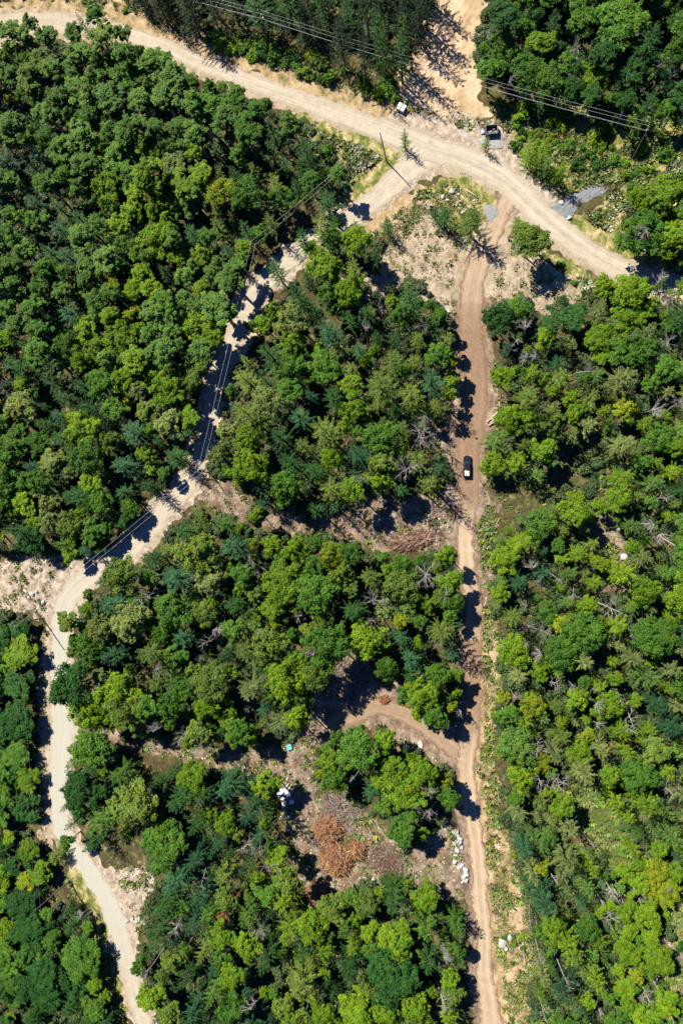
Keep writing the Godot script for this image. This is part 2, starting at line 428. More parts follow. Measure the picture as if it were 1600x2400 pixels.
func ground() -> void:
	var side := 2048
	var base := soil(1, 0.04, [[0.1, C(.020, .016, .010)], [0.4, C(.055, .040, .022)], [0.55, C(.040, .050, .016)], [0.75, C(.12, .088, .052)], [1.0, C(.30, .24, .17)]])
	var kinds := {
		"scrub": soil(2, 0.03, [[0.2, C(0.043, 0.068, 0.014)], [0.42, C(0.085, 0.104, 0.024)], [0.55, C(0.187, 0.162, 0.068)], [0.75, C(0.289, 0.252, 0.136)], [1.0, C(0.425, 0.405, 0.280)]]),
		"dry": soil(3, 0.03, [[0.15, C(0.055, 0.065, 0.022)], [0.36, C(0.153, 0.118, 0.062)], [0.55, C(0.229, 0.173, 0.099)], [0.8, C(0.307, 0.244, 0.160)], [1.0, C(0.386, 0.337, 0.260)]]),
		"red": soil(4, 0.035, [[0.1, C(0.050, 0.035, 0.025)], [0.4, C(0.110, 0.079, 0.059)], [0.6, C(0.161, 0.125, 0.096)], [0.85, C(0.233, 0.200, 0.163)], [1.0, C(0.348, 0.334, 0.297)]]),
		"tan": soil(5, 0.03, [[0.1, C(0.104, 0.088, 0.057)], [0.35, C(0.187, 0.152, 0.107)], [0.6, C(0.236, 0.197, 0.147)], [0.85, C(0.292, 0.253, 0.203)], [1.0, C(0.384, 0.352, 0.308)]]),
		"sand": soil(6, 0.015, [[0.1, C(0.196, 0.144, 0.089)], [0.5, C(0.303, 0.231, 0.149)], [1.0, C(0.383, 0.321, 0.231)]]),
		"meadow": soil(7, 0.025, [[0.1, C(0.028, 0.077, 0.011)], [0.5, C(0.060, 0.127, 0.016)], [0.8, C(0.096, 0.143, 0.027)], [1.0, C(0.136, 0.165, 0.054)]]),
		"rubble": soil(9, 0.06, [[0.1, C(0.097, 0.077, 0.056)], [0.45, C(0.209, 0.171, 0.132)], [0.7, C(0.294, 0.257, 0.215)], [1.0, C(0.435, 0.416, 0.391)]]),
	}
	var mask := Image.create(side, side, false, Image.FORMAT_RGBA8)
	var full := Rect2i(0, 0, side, side)
	for r in R:
		# bare shoulders along the roads
		mask.fill(Color(0, 0, 0, 0))
		var smp := sample_road(R[r])
		for extra in [0.0]:
			var left := PackedVector2Array(); var right := PackedVector2Array()
			for q in smp:
				var c2 := Vector2(q[0].x, q[0].z)
				var sd := Vector2(-q[1].z, q[1].x)
				var w1: float = q[2] + 1.6 + 2.0 * edge_noise.get_noise_2d(c2.x * .7, c2.y * .7)
				var w2: float = q[2] + 1.6 + 2.0 * edge_noise.get_noise_2d(c2.x * .7 + 70, c2.y * .7)
				left.append(c2 + sd * w1)
				right.append(c2 - sd * w2)
			right.reverse()
			left.append_array(right)
			fill(mask, left, Color.WHITE)
		base.blit_rect_mask(kinds["tan" if r == "upper_road" else "rubble" if r == "lower_road" else "red"], mask, full, Vector2i.ZERO)
	for job in [["scrub", ["ne_bank", "east_verge", "pad_verge", "island", "pad_island", "sw_bank"]], ["dry", ["bank", "bank_edge", "track_verge", "pad_left"]], ["meadow", ["young", "meadow"]], ["tan", ["pad", "west_shoulder"]], ["red", ["gap", "corridor", "spur_clearing", "hole_b", "hole_c", "hole_d"]], ["sand", ["sand", "sand_strip"]], ["rubble", ["west_clearing", "sw_clearing", "shoulder"]]]:
		mask.fill(Color(0, 0, 0, 0))
		for z in job[1]: fill(mask, jitter_polygon(Z[z]), Color.WHITE)
		base.blit_rect_mask(kinds[job[0]], mask, full, Vector2i.ZERO)
	# where roads lie the ground is kept smooth
	road_mask = Image.create(512, 512, false, Image.FORMAT_L8)
	for r in R:
		for q in sample_road(R[r]):
			var w := Vector2(q[0].x, q[0].z)
			var u := (w - MAP.position) / MAP.size * 512.0
			var h: float = (q[2] + 1.2) / MAP.size.x * 512.0
			road_mask.fill_rect(Rect2i(int(u.x - h), int(u.y - h), int(2 * h), int(2 * h)), Color.WHITE)
	var tex := ImageTexture.create_from_image(base)
	var grain := NoiseTexture2D.new()
	grain.width = 512; grain.height = 512; grain.seamless = true
	var gn := FastNoiseLite.new()
	gn.seed = 5; gn.frequency = 0.03; gn.fractal_octaves = 6; gn.fractal_gain = 0.7
	grain.noise = gn
	var gm := StandardMaterial3D.new()
	gm.resource_name = "soil"
	gm.albedo_texture = tex
	gm.roughness = 0.97
	gm.metallic_specular = 0.2
	# mesh: a grid over MAP
	var step := 0.62
	var nx := int(MAP.size.x / step)
	var nz := int(MAP.size.y / step)
	var v := PackedVector3Array(); var uv := PackedVector2Array(); var ix := PackedInt32Array()
	for j in nz + 1:
		for i in nx + 1:
			var u := Vector2(float(i) / nx, float(j) / nz)
			var x := MAP.position.x + u.x * MAP.size.x
			var z := MAP.position.y + u.y * MAP.size.y
			var road := road_mask.get_pixel(mini(511, int(u.x * 512)), mini(511, int(u.y * 512))).r
			v.append(Vector3(x, gy(x, z) - 0.05 + (mid.get_noise_2d(x, z) * 0.42 + mid.get_noise_2d(x * 4, z * 4) * 0.16) * (1.0 - road) - 0.10 * road, z))
			uv.append(u)
	for j in nz:
		for i in nx:
			var a := j * (nx + 1) + i
			ix.append_array(PackedInt32Array([a, a + 1, a + nx + 1, a + 1, a + nx + 2, a + nx + 1]))
	var nn := PackedVector3Array()
	nn.resize(v.size())
	for j in nz + 1:
		for i in nx + 1:
			var a := j * (nx + 1) + i
			var l := v[a - (1 if i > 0 else 0)]; var r := v[a + (1 if i < nx else 0)]
			var u := v[a - (nx + 1 if j > 0 else 0)]; var d := v[a + (nx + 1 if j < nz else 0)]
			nn[a] = (d - u).cross(r - l).normalized()
	var arr := []
	arr.resize(Mesh.ARRAY_MAX)
	arr[Mesh.ARRAY_VERTEX] = v; arr[Mesh.ARRAY_TEX_UV] = uv; arr[Mesh.ARRAY_NORMAL] = nn; arr[Mesh.ARRAY_INDEX] = ix
	var m := ArrayMesh.new()
	m.add_surface_from_arrays(Mesh.PRIMITIVE_TRIANGLES, arr)
	struct("ground", m, gm)
	# the land beyond
	var far := MB.new()
	far.quad(Vector3(-4000, -2.2, -4000), Vector3(4000, -2.2, -4000), Vector3(4000, -2.2, 4000), Vector3(-4000, -2.2, 4000), Vector3.UP)
	struct("terrain", far.mesh(), mat("far_land", C(.045, .06, .022), 1.0))
	# loads of blue-grey crushed stone
	var gk := [["gravel", "gravel_driveway", C(.205, .225, .24)], ["gravel_b", "gravel_patch", C(.25, .27, .275)], ["gravel_c", "gravel_patch", C(.33, .335, .32)]]
	for g in gk:
		var poly := jitter_polygon(Z[g[0]], 0.5)
		var idx := Geometry2D.triangulate_polygon(poly)
		var mb := MB.new()
		var cen := Vector2.ZERO
		for q in poly: cen += q / poly.size()
		# rings from the middle to the rim so that it can lie on the ground and feather out
		var rings := 7
		for k in rings:
			for i in poly.size():
				var p0 := poly[i]; var p1 := poly[(i + 1) % poly.size()]
				var t0 := float(k) / rings; var t1 := float(k + 1) / rings
				var f := func(p: Vector2, t: float) -> Vector3:
					var w := cen.lerp(p, t)
					return Vector3(w.x, gy(w.x, w.y) + 0.19 - 0.2 * t * t * t + mid.get_noise_2d(w.x * 6, w.y * 6) * 0.03, w.y)
				var s := 0.72 + 0.28 * clampf(0.5 + edge_noise.get_noise_2d((p0.x + k * 3.1) * 4, p0.y * 4) * 1.2, 0, 1)
				mb.col = Color(s, s, s)
				mb.quad(f.call(p0, t0), f.call(p1, t0), f.call(p1, t1), f.call(p0, t1), Vector3.UP)
		struct(g[1], mb.mesh(), stone_mat(g[1] + g[0], g[2]))

func stone_mat(called: String, lin: Color, scale := 0.35) -> StandardMaterial3D:
	if mats.has(called): return mats[called]
	var m := mat(called, lin, 0.95)
	var t := NoiseTexture2D.new()
	t.width = 256; t.height = 256; t.seamless = true
	var f := FastNoiseLite.new()
	f.seed = called.length() * 7; f.frequency = 0.06; f.fractal_octaves = 5; f.fractal_gain = 0.75
	t.noise = f
	var g := Gradient.new()
	g.set_color(0, Color(0.72, 0.72, 0.72)); g.set_color(1, Color(1, 1, 1))
	t.color_ramp = g
	m.albedo_texture = t
	m.uv1_triplanar = true
	m.uv1_world_triplanar = true
	m.uv1_scale = Vector3.ONE * scale
	m.metallic_specular = 0.25
	return m


# ---------------------------------------------------------------- roads
func sample_road(a: Array) -> Array:
	# [centre, direction, half width in metres] every 0.7 m along a smooth line
	var c := Curve3D.new()
	c.bake_interval = 0.7
	var half := []
	for i in range(0, a.size(), 3):
		c.add_point(at(a[i], a[i + 1]))
		half.append(a[i + 2] * 0.5 * per_px(a[i], a[i + 1]))
	for i in c.point_count:
		var t := (c.get_point_position(mini(i + 1, c.point_count - 1)) - c.get_point_position(maxi(i - 1, 0))) / 6.0
		c.set_point_in(i, -t)
		c.set_point_out(i, t)
	var out := []
	var lens := [0.0]
	for i in range(1, c.point_count): lens.append(c.get_closest_offset(c.get_point_position(i)))
	var total := c.get_baked_length()
	var d := 0.0
	var seg := 0
	while d < total:
		while seg < lens.size() - 2 and d > lens[seg + 1]: seg += 1
		var t: float = clampf((d - lens[seg]) / maxf(0.01, lens[seg + 1] - lens[seg]), 0, 1)
		var p := c.sample_baked(d)
		var dir := (c.sample_baked(minf(d + 1.0, total)) - c.sample_baked(maxf(d - 1.0, 0))).normalized()
		out.append([p, dir, lerpf(half[seg], half[seg + 1], t), d])
		d += 0.7
	return out

func roads() -> void:
	var lift := {"upper_road": 0.075, "lower_road": 0.065, "dirt_track": 0.055, "spur_track": 0.045}
	var long := FastNoiseLite.new()
	long.seed = 77; long.frequency = 0.05; long.fractal_octaves = 3
	for r in R:
		var mb_v := PackedVector3Array(); var mb_c := PackedColorArray(); var mb_n := PackedVector3Array(); var ix := PackedInt32Array()
		var cols := 25
		var rows := sample_road(R[r])
		for row in rows:
			var p: Vector3 = row[0]
			var side := Vector3(-row[1].z, 0, row[1].x).normalized()
			var jl := edge_noise.get_noise_2d(row[3] * 1.3, 3) * 0.9 + edge_noise.get_noise_2d(row[3] * 0.3, 31) * 0.8
			var jr := edge_noise.get_noise_2d(row[3] * 1.3, 57) * 0.9 + edge_noise.get_noise_2d(row[3] * 0.3, 91) * 0.8
			for k in cols:
				var u := 2.0 * k / (cols - 1) - 1.0
				var w: float = row[2] + (jl if u < 0 else jr) * absf(u)
				var q := p + side * u * w
				q.y = gy(q.x, q.z) + lift[r] - (0.25 * maxf(0, absf(u) - 0.92) / 0.08)
				# ruts
				var rut := exp(-pow((absf(u) - 0.42) / 0.13, 2.0))
				q.y -= rut * 0.018
				mb_v.append(q)
				mb_n.append(Vector3.UP)
				var fine := edge_noise.get_noise_2d(q.x * 5, q.z * 5)
				var streak := long.get_noise_2d(row[3] * 0.35, u * 60.0)
				var rim := clampf((absf(u) + 0.35 * fine - 0.72) / 0.2, 0, 1)
				var blot := mid.get_noise_2d(q.x * 2.2, q.z * 2.2)
				rut *= clampf(0.6 + 1.2 * long.get_noise_2d(row[3], 400.0 + signf(u) * 50.0), 0.0, 1.2)
				var s := 0.84 + 0.15 * streak + 0.13 * fine + 0.12 * blot
				var col := Color(1, 1, 1)
				if r == "upper_road" or r == "lower_road":
					col = Color(1, .985, .955) * (s + rut * 0.12)
					col = col.lerp(Color(.78, .73, .64) * s, rim * 0.8)
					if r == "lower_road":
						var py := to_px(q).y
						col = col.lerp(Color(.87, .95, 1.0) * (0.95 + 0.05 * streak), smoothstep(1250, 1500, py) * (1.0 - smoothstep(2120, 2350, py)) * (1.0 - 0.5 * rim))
					else:
						col = col.lerp(Color(.93, .86, .76) * s, smoothstep(330.0, 0.0, to_px(q).x) * 0.5)
				else:
					var py := to_px(q).y
					var pale: float = smoothstep(1150, 1260, py) * (1.0 - 0.6 * smoothstep(1330, 1450, py)) if r == "dirt_track" and py < 1500 else smoothstep(1600, 1850, py) * 0.85 if r == "dirt_track" else 0.35
					if r == "dirt_track" and py < 800: pale = 0.6 * smoothstep(800, 650, py)
					var dirt := Color(.58, .46, .36).lerp(Color(1.0, .90, .74), pale)
					col = dirt * (s * 0.95 + rut * 0.13)
					var crown := exp(-pow(u / 0.16, 2.0)) * clampf(fine * 2.0 + streak, 0, 1)
					col = col.lerp(Color(.52, .46, .27), crown * 0.6 * pale)
					col = col.lerp(Color(.45, .335, .25) * (0.8 + 0.5 * fine), clampf(rim * 1.4 + (0.25 if pale < 0.4 else 0.0), 0, 1))
				col.a = 1.0
				mb_c.append(col.clamp())
		for j in rows.size() - 1:
			for k in cols - 1:
				var a := j * cols + k
				ix.append_array(PackedInt32Array([a, a + cols, a + 1, a + 1, a + cols, a + cols + 1]))
		var arr := []
		arr.resize(Mesh.ARRAY_MAX)
		arr[Mesh.ARRAY_VERTEX] = mb_v; arr[Mesh.ARRAY_NORMAL] = mb_n; arr[Mesh.ARRAY_COLOR] = mb_c; arr[Mesh.ARRAY_INDEX] = ix
		var m := ArrayMesh.new()
		m.add_surface_from_arrays(Mesh.PRIMITIVE_TRIANGLES, arr)
		var pale_road: bool = r == "upper_road" or r == "lower_road"
		struct({"upper_road": "gravel_road", "lower_road": "gravel_road", "dirt_track": "dirt_track", "spur_track": "dirt_track"}[r], m, stone_mat("gravel_surface" if pale_road else "dirt_surface", C(.43, .392, .325) if pale_road else C(.47, .415, .36), 0.22 if pale_road else 0.25))


# ---------------------------------------------------------------- power poles and wires
func poles_and_wires() -> void:
	var wood := stone_mat("pole_wood", C(.16, .115, .08), 0.6)
	var grey := mat("pole_metal", C(.42, .43, .44), 0.5, false)
	var glass := mat("insulator_glaze", C(.55, .56, .55), 0.3, false)
	# base x, base y, top x, top y, height, arm (0 none, 1 crossarm), label
	var P := [
		["fork", 906, 378, 890, 311, 13.5, 0, "dark wooden power pole between the two pale roads at the fork"],
		["north", 628, 96, 612, 34, 11.5, 1, "wooden power pole with a crossarm at the edge of the dark north wood"],
		["east", 1481, 372, 1520, 297, 14.0, 1, "wooden power pole with a crossarm among green shrubs by the blue gravel"],
		["bend", 612, 592, 589, 566, 10.5, 2, "grey power pole where the wires bend beside the shaded road"],
		["middle", 492, 1108, 463, 1104, 9.5, 2, "power pole at the roadside west of the middle stand"],
		["west", 99, 1449, 25, 1464, 14.0, 2, "leaning wooden power pole at the west clearing with a long shadow on the white road"],
		["south", 164, 2064, 84, 2133, 14.0, 2, "pale wooden power pole in the lower left corner beside the white road"],
	]
	var tops := {}
	for q in P:
		var b := on(q[1], q[2])
		var t := at(q[3], q[4], b.y + q[5])
		var o := thing("power_pole", q[7], "power pole", b, 0.0, "power poles along the roads")
		var top := t - b
		var mb := MB.new()
		mb.tube([Vector3(0, -0.4, 0), top * 0.5, top], [0.2, 0.17, 0.13], 9)
		part("pole", mb.mesh(), wood, o)
		var offs := []
		if q[6] == 1:
			var along := (at(1520, 297, 12) - at(612, 34, 12)).normalized()
			var arm_d := Vector3(along.z, 0, -along.x).normalized()
			mb = MB.new()
			var bas := Basis(arm_d, Vector3.UP, arm_d.cross(Vector3.UP))
			mb.box(top - Vector3(0, 0.3, 0) - along * 0.2, Vector3(2.5, 0.14, 0.12), 0.015, bas)
			part("crossarm", mb.mesh(), wood, o)
			for s in [-1.1, 0.15, 1.1]:
				var ip: Vector3 = top - Vector3(0, 0.1, 0) - along * 0.2 + arm_d * s
				mb = MB.new()
				mb.tube([ip - Vector3(0, 0.16, 0), ip, ip + Vector3(0, 0.08, 0), ip + Vector3(0, 0.16, 0)], [0.03, 0.07, 0.05, 0.06], 8)
				part("insulator", mb.mesh(), glass, o)
				offs.append(b + ip + Vector3(0, 0.17, 0))
			offs.append(b + top - Vector3(0, 2.0, 0) + arm_d * 0.16)
			mb = MB.new()
			mb.tube([top - Vector3(0, 1.6, 0) + arm_d * 0.45, top - Vector3(0, 2.4, 0) + arm_d * 0.45], [0.24, 0.24], 12)
			part("transformer", mb.mesh(), grey, o)
		else:
			for s in [0.0, 1.0]:
				var ip: Vector3 = top - Vector3(0, 0.05 + s * 0.9, 0) + Vector3(0.16, 0, 0.1) * s
				mb = MB.new()
				mb.tube([ip - Vector3(0, 0.1, 0), ip + Vector3(0, 0.05, 0), ip + Vector3(0, 0.16, 0)], [0.035, 0.08, 0.05], 8)
				part("insulator", mb.mesh(), glass, o)
				offs.append(b + ip + Vector3(0, 0.16, 0))
			offs[1] += Vector3(0.75, 0, 0.5) if q[6] == 2 else Vector3.ZERO
			if q[6] == 2:
				mb = MB.new()
				mb.tube([top - Vector3(0, 0.75, 0), offs[1] - b], [0.035, 0.03], 5)
				part("bracket", mb.mesh(), grey, o)
		tops[q[0]] = offs
	var wire := mat("wire_metal", C(.34, .36, .38), 0.4, false)
	var a_off := []
	for k in 4: a_off.append(tops.north[k] + (tops.north[k] - tops.east[k]).normalized() * 70.0)
	var sw := []
	for k in 2: sw.append(tops.south[k] + Vector3(12, 0, 60))
	var e_off := []
	for k in 2: e_off.append(tops.fork[k] + Vector3(0, 0, 0))
	var nth := ["topmost", "second", "third", "lowest"]
	for span in [[a_off, tops.north, 4, "%s wire running off the top edge from the north power pole"], [tops.north, tops.east, 4, "%s long wire crossing the sandy slope between the two crossarm poles"], [tops.fork, tops.bend, 2, "%s wire from the fork pole to the bend pole"], [tops.bend, tops.middle, 2, "%s wire over the shaded road, bend pole to middle pole"], [tops.middle, tops.west, 2, "%s wire from the roadside pole to the west clearing pole"], [tops.west, tops.south, 2, "%s faint wire above the west strip of trees"]]:
		for k in span[2]:
			var p: Vector3 = span[0][k]
			var q: Vector3 = span[1][k]
			var pts := []
			var rad := []
			for i in 21:
				var t := i / 20.0
				pts.append(p.lerp(q, t) - Vector3(0, 4.0 * t * (1 - t) * p.distance_to(q) * 0.013, 0) - p)
				rad.append(0.007 if span[0] == tops.west else 0.022)
			var mb := MB.new()
			mb.tube(pts, rad, 4)
			var o := part("power_wire", mb.mesh(), wire, self)
			o.position = p
			tag(o, span[3] % (nth[k] if span[2] == 4 else ["upper", "lower"][k]), "wire", "power wires")


# ---------------------------------------------------------------- trees
var shapes := {}        # kind -> list of [trunk mesh, crown mesh, radius, height]
var tone := {}

func clump(mb: MB, cen: Vector3, rad: Vector3, count: int, size: float, up := 0.75) -> void:
	var sh := rr(0.68, 1.0)
	var warm := rr(-0.10, 0.20)
	for i in count:
		var d := Vector3(rng.randfn(), rng.randfn(), rng.randfn()).normalized()
		if d.y < -0.35: d.y = -d.y * 0.6
		var p := cen + d * rad * (rr(0.5, 1.1) if rng.randf() < 0.88 else rr(1.0, 1.55))
		var nn := (d + Vector3.UP * up + Vector3(rr(-1, 1), rr(-1, 1), rr(-1, 1)) * 0.7).normalized()
		var t := nn.cross(Vector3(rr(-1, 1), rr(-1, 1), rr(-1, 1))).normalized()
		var s := size * rr(0.6, 1.35)
		var k := sh * rr(0.6, 1.0)
		mb.col = Color(minf(1.0, k * (0.88 + warm)), k * 0.92, maxf(0.0, k * (0.85 - warm * 1.5)))
		mb.leaf(p - t * s * 0.5, p + t * s * 0.5, s * rr(0.5, 0.8), nn)

func broadleaf(r0: float, h: float, lobes: int, clumps: int, leaves: int, size: float, tall: float) -> Array:
	# a crown of several lobes of unlike height, each a loose heap of leaf clumps
	var mb := MB.new()
	var tb := MB.new()
	var cy := h - r0 * tall
	var bend := Vector3(rr(-.3, .3), 0, rr(-.3, .3))
	tb.tube([Vector3(0, -0.3, 0), Vector3(0, cy * 0.5, 0) + bend * 0.5, Vector3(0, cy, 0) + bend, Vector3(0, h - r0 * 0.6, 0)], [h * 0.013 + 0.03, h * 0.010 + 0.02, h * 0.007, 0.03], 7)
	for l in lobes:
		var az := TAU * l / lobes + rr(-0.6, 0.6)
		var off := r0 * (rr(0.38, 0.72) if l > 0 else rr(0.0, 0.2))
		var lr := r0 * (rr(0.34, 0.52) if l > 0 else rr(0.45, 0.58))
		var lc := Vector3(cos(az) * off, cy + r0 * tall * (rr(-0.45, 0.35) if l > 0 else 0.4), sin(az) * off)
		var from := Vector3(0, cy * rr(0.7, 0.95), 0) + bend * 0.8
		tb.tube([from, from.lerp(lc, 0.5) + Vector3(0, -0.15, 0), lc], [h * 0.007, h * 0.005, 0.03], 5, false)
		for i in clumps:
			var y := 1.0 - 1.45 * (i + 0.5) / clumps
			var rad := sqrt(maxf(0.0, 1.0 - y * y))
			var a := i * 2.39996 + rr(-0.6, 0.6)
			var k := rr(0.35, 1.25)
			var cen := lc + Vector3(cos(a) * rad * lr * k, y * lr * tall * k, sin(a) * rad * lr * k)
			var f := rr(0.2, 0.5)
			var cr := lr * f
			clump(mb, cen, Vector3(cr * rr(0.8, 1.3), cr * rr(0.5, 1.0), cr * rr(0.8, 1.3)), int(leaves * clampf(f * f * 8.0, 0.4, 1.6)), size)
	return [tb.mesh(), mb.mesh(), r0, h]

func conifer(r0: float, h: float, whorls: int, droop: float, frond: float, power: float, ragged: float, per: int) -> Array:
	# whorls of separate branches, each a narrow feathered finger
	var mb := MB.new()
	var tb := MB.new()
	tb.tube([Vector3(0, -0.3, 0), Vector3(rr(-.1, .1), h * 0.5, rr(-.1, .1)), Vector3(0, h, 0)], [h * 0.016 + 0.04, h * 0.010, 0.02], 7)
	for w in whorls:
		var t := pow(float(w) / (whorls - 1), 0.85)
		var y := h * (0.14 + 0.85 * t) + rr(-0.2, 0.2)
		var reach := r0 * pow(1.0 - t, power) + 0.2 * frond
		var nb := rng.randi_range(per - 1, per + 1) if t < 0.85 else 5
		var whorl_turn := rr(0, TAU)
		for b in nb:
			var az := TAU * (b + rr(-0.28, 0.28)) / nb + whorl_turn
			var ln := reach * rr(1.0 - ragged, 1.15)
			var rise := lerpf(-0.10, 0.7, t) + rr(-0.12, 0.12)
			var sway := rr(-0.25, 0.25)
			var sh := rr(0.6, 1.0)
			var steps := int(maxf(2.0, ln / (0.42 * frond)))
			for s in steps:
				var u := (s + 0.75) / steps
				if u < 0.16: continue
				var az2 := az + sway * u
				var dir := Vector3(cos(az2), 0, sin(az2))
				var side := Vector3(-sin(az2), 0, cos(az2))
				var p := Vector3(0, y, 0) + dir * ln * u + Vector3.UP * ln * (rise * u - droop * u * u)
				var fl := frond * (0.5 + 0.85 * (1.0 - u)) * rr(0.75, 1.25) * minf(1.0, 0.5 + ln * 0.25)
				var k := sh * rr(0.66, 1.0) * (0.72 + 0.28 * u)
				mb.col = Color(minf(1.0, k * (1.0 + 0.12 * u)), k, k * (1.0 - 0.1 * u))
				for sg in [-1.0, 1.0]:
					var d: Vector3 = (dir * 0.9 + side * sg * 0.6 + Vector3.UP * rr(-0.3, 0.1)).normalized()
					mb.leaf(p, p + d * fl, fl * rr(0.32, 0.45), (Vector3.UP + side * sg * 0.5 + Vector3(rr(-.35, .35), 0, rr(-.35, .35))).normalized())
				if s == steps - 1:
					mb.leaf(p, p + (dir + Vector3.UP * (rise - 2.0 * droop)).normalized() * fl * 1.2, fl * 0.45, Vector3.UP)
	for i in 5:
		mb.leaf(Vector3(0, h - 0.3, 0), Vector3(rr(-.25, .25), h + rr(0.1, 0.6), rr(-.25, .25)), 0.2, Vector3(rr(-1, 1), 0.4, rr(-1, 1)).normalized())
	return [tb.mesh(), mb.mesh(), r0, h]

func snag(r0: float, h: float, count: int, broken: bool) -> Array:
	# one bare grey tree: trunk, boughs and twigs
	var mb := MB.new()
	var bend := Vector3(rr(-.8, .8), 0, rr(-.8, .8))
	var lean_to := rr(0, TAU)
	var trunk := [Vector3(0, -0.3, 0), Vector3(0, h * 0.5, 0) + bend * 0.35, Vector3(0, h, 0) + bend]
	mb.tube(trunk, [h * 0.012 + 0.04, h * 0.009 + 0.03, 0.05], 6)
	for i in count:
		var t := rr(0.5, 0.98) if not broken else rr(0.68, 0.98)
		var p: Vector3 = trunk[1].lerp(trunk[2], (t - 0.5) / 0.5)
		var az := i * 2.4 + rr(-0.7, 0.7) if not broken else lean_to + rr(-1.3, 1.3)
		var ln := r0 * rr(0.35, 1.4) * (1.35 - t * 0.75)
		var d := Vector3(cos(az), rr(-0.05, 0.8), sin(az)).normalized()
		var e := p + d * ln + Vector3(0, rr(-0.1, 0.2) * ln, 0)
		var m := p.lerp(e, 0.5) + Vector3(rr(-.2, .2), rr(-.1, .25), rr(-.2, .2)) * ln * 0.6
		var k := rr(0.75, 1.0)
		mb.col = Color(k, k, k)
		mb.tube([p, m, e], [0.062, 0.042, 0.014], 4, false)
		for j in 9:
			var q: Vector3 = p.lerp(m, 1.0) if j == 0 else m.lerp(e, rr(0.1, 0.9))
			var d2 := (d + Vector3(rr(-.9, .9), rr(-.2, .5), rr(-.9, .9))).normalized()
			mb.tube([q, q + d2 * ln * rr(0.25, 0.7)], [0.026, 0.008], 3, false)
	return [mb.mesh(), null, r0, h]

func leaf_tone(called: String, lin: Color, back := 0.5) -> void:
	var list := []
	for k in 3:
		var f: float = [0.82, 1.0, 1.16][k]
		list.append(mat("leaf_%s_%d" % [called, k], Color(lin.r * f * [0.94, 1.0, 1.04][k], lin.g * f, lin.b * f), 0.62, true, true, back))
		list[k].metallic_specular = 0.25
	tone[called] = list

func make_shapes() -> void:
	shapes.B = []; shapes.W = []; shapes.F = []; shapes.C = []; shapes.S = []; shapes.K = []
	for i in 7: shapes.B.append(broadleaf(2.6, 11.0 + i * 0.5, 6, 13, 58, 0.40, rr(0.8, 1.2)))
	for i in 6: shapes.B.append(broadleaf(4.2, 13.5 + i * 0.5, 10, 15, 64, 0.46, rr(0.6, 0.95)))
	for i in 7: shapes.W.append(broadleaf(2.2, 13.5 + i * 0.5, 6, 13, 62, 0.31, rr(1.3, 1.9)))
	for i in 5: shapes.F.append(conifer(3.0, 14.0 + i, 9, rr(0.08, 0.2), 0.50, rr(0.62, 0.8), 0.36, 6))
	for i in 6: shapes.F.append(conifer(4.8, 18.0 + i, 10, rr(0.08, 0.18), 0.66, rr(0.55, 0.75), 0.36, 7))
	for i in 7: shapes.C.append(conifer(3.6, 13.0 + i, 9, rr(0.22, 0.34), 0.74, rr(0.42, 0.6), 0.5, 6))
	shapes.T = []
	for i in 5: shapes.T.append(snag(0.9, 10.0, 5 + i, true))
	for i in 7: shapes.S.append(snag(2.6, 9.5 + i * 0.6, 10 + i * 2, i % 2 == 1))
	for i in 4:
		var mb := MB.new()
		for k in 11: clump(mb, Vector3(rr(-.75, .75), rr(0.25, 0.85), rr(-.75, .75)), Vector3(.42, .36, .42), 48, 0.3)
		var tb := MB.new()
		for k in 5: tb.tube([Vector3.ZERO, Vector3(rr(-.7, .7), rr(.5, .9), rr(-.7, .7))], [0.04, 0.015], 4, false)
		shapes.K.append([tb.mesh(), mb.mesh(), 1.1, 1.3])
	leaf_tone("d", C(.021, .082, .014), 0.9)
	leaf_tone("b", C(.024, .094, .036), 0.9)
	leaf_tone("g", C(.062, .158, .018), 1.5)
	leaf_tone("o", C(.100, .168, .026), 1.1)
	leaf_tone("p", C(.140, .200, .058), 1.0)
	leaf_tone("l", C(.082, .180, .032), 1.5)
	leaf_tone("y", C(.128, .240, .012), 1.6)
	leaf_tone("Y", C(.185, .250, .014), 1.4)
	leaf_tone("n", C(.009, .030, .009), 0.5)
	leaf_tone("r", C(.16, .085, .03), 0.6)
	var bark := stone_mat("bark_brown", C(.085, .062, .046), 0.8)
	var pale := stone_mat("bark_pale", C(.30, .285, .26), 0.8)
	var dead := stone_mat("dead_wood", C(.36, .345, .335), 0.7)
	mats.bark = bark; mats.pale = pale; mats.dead = dead

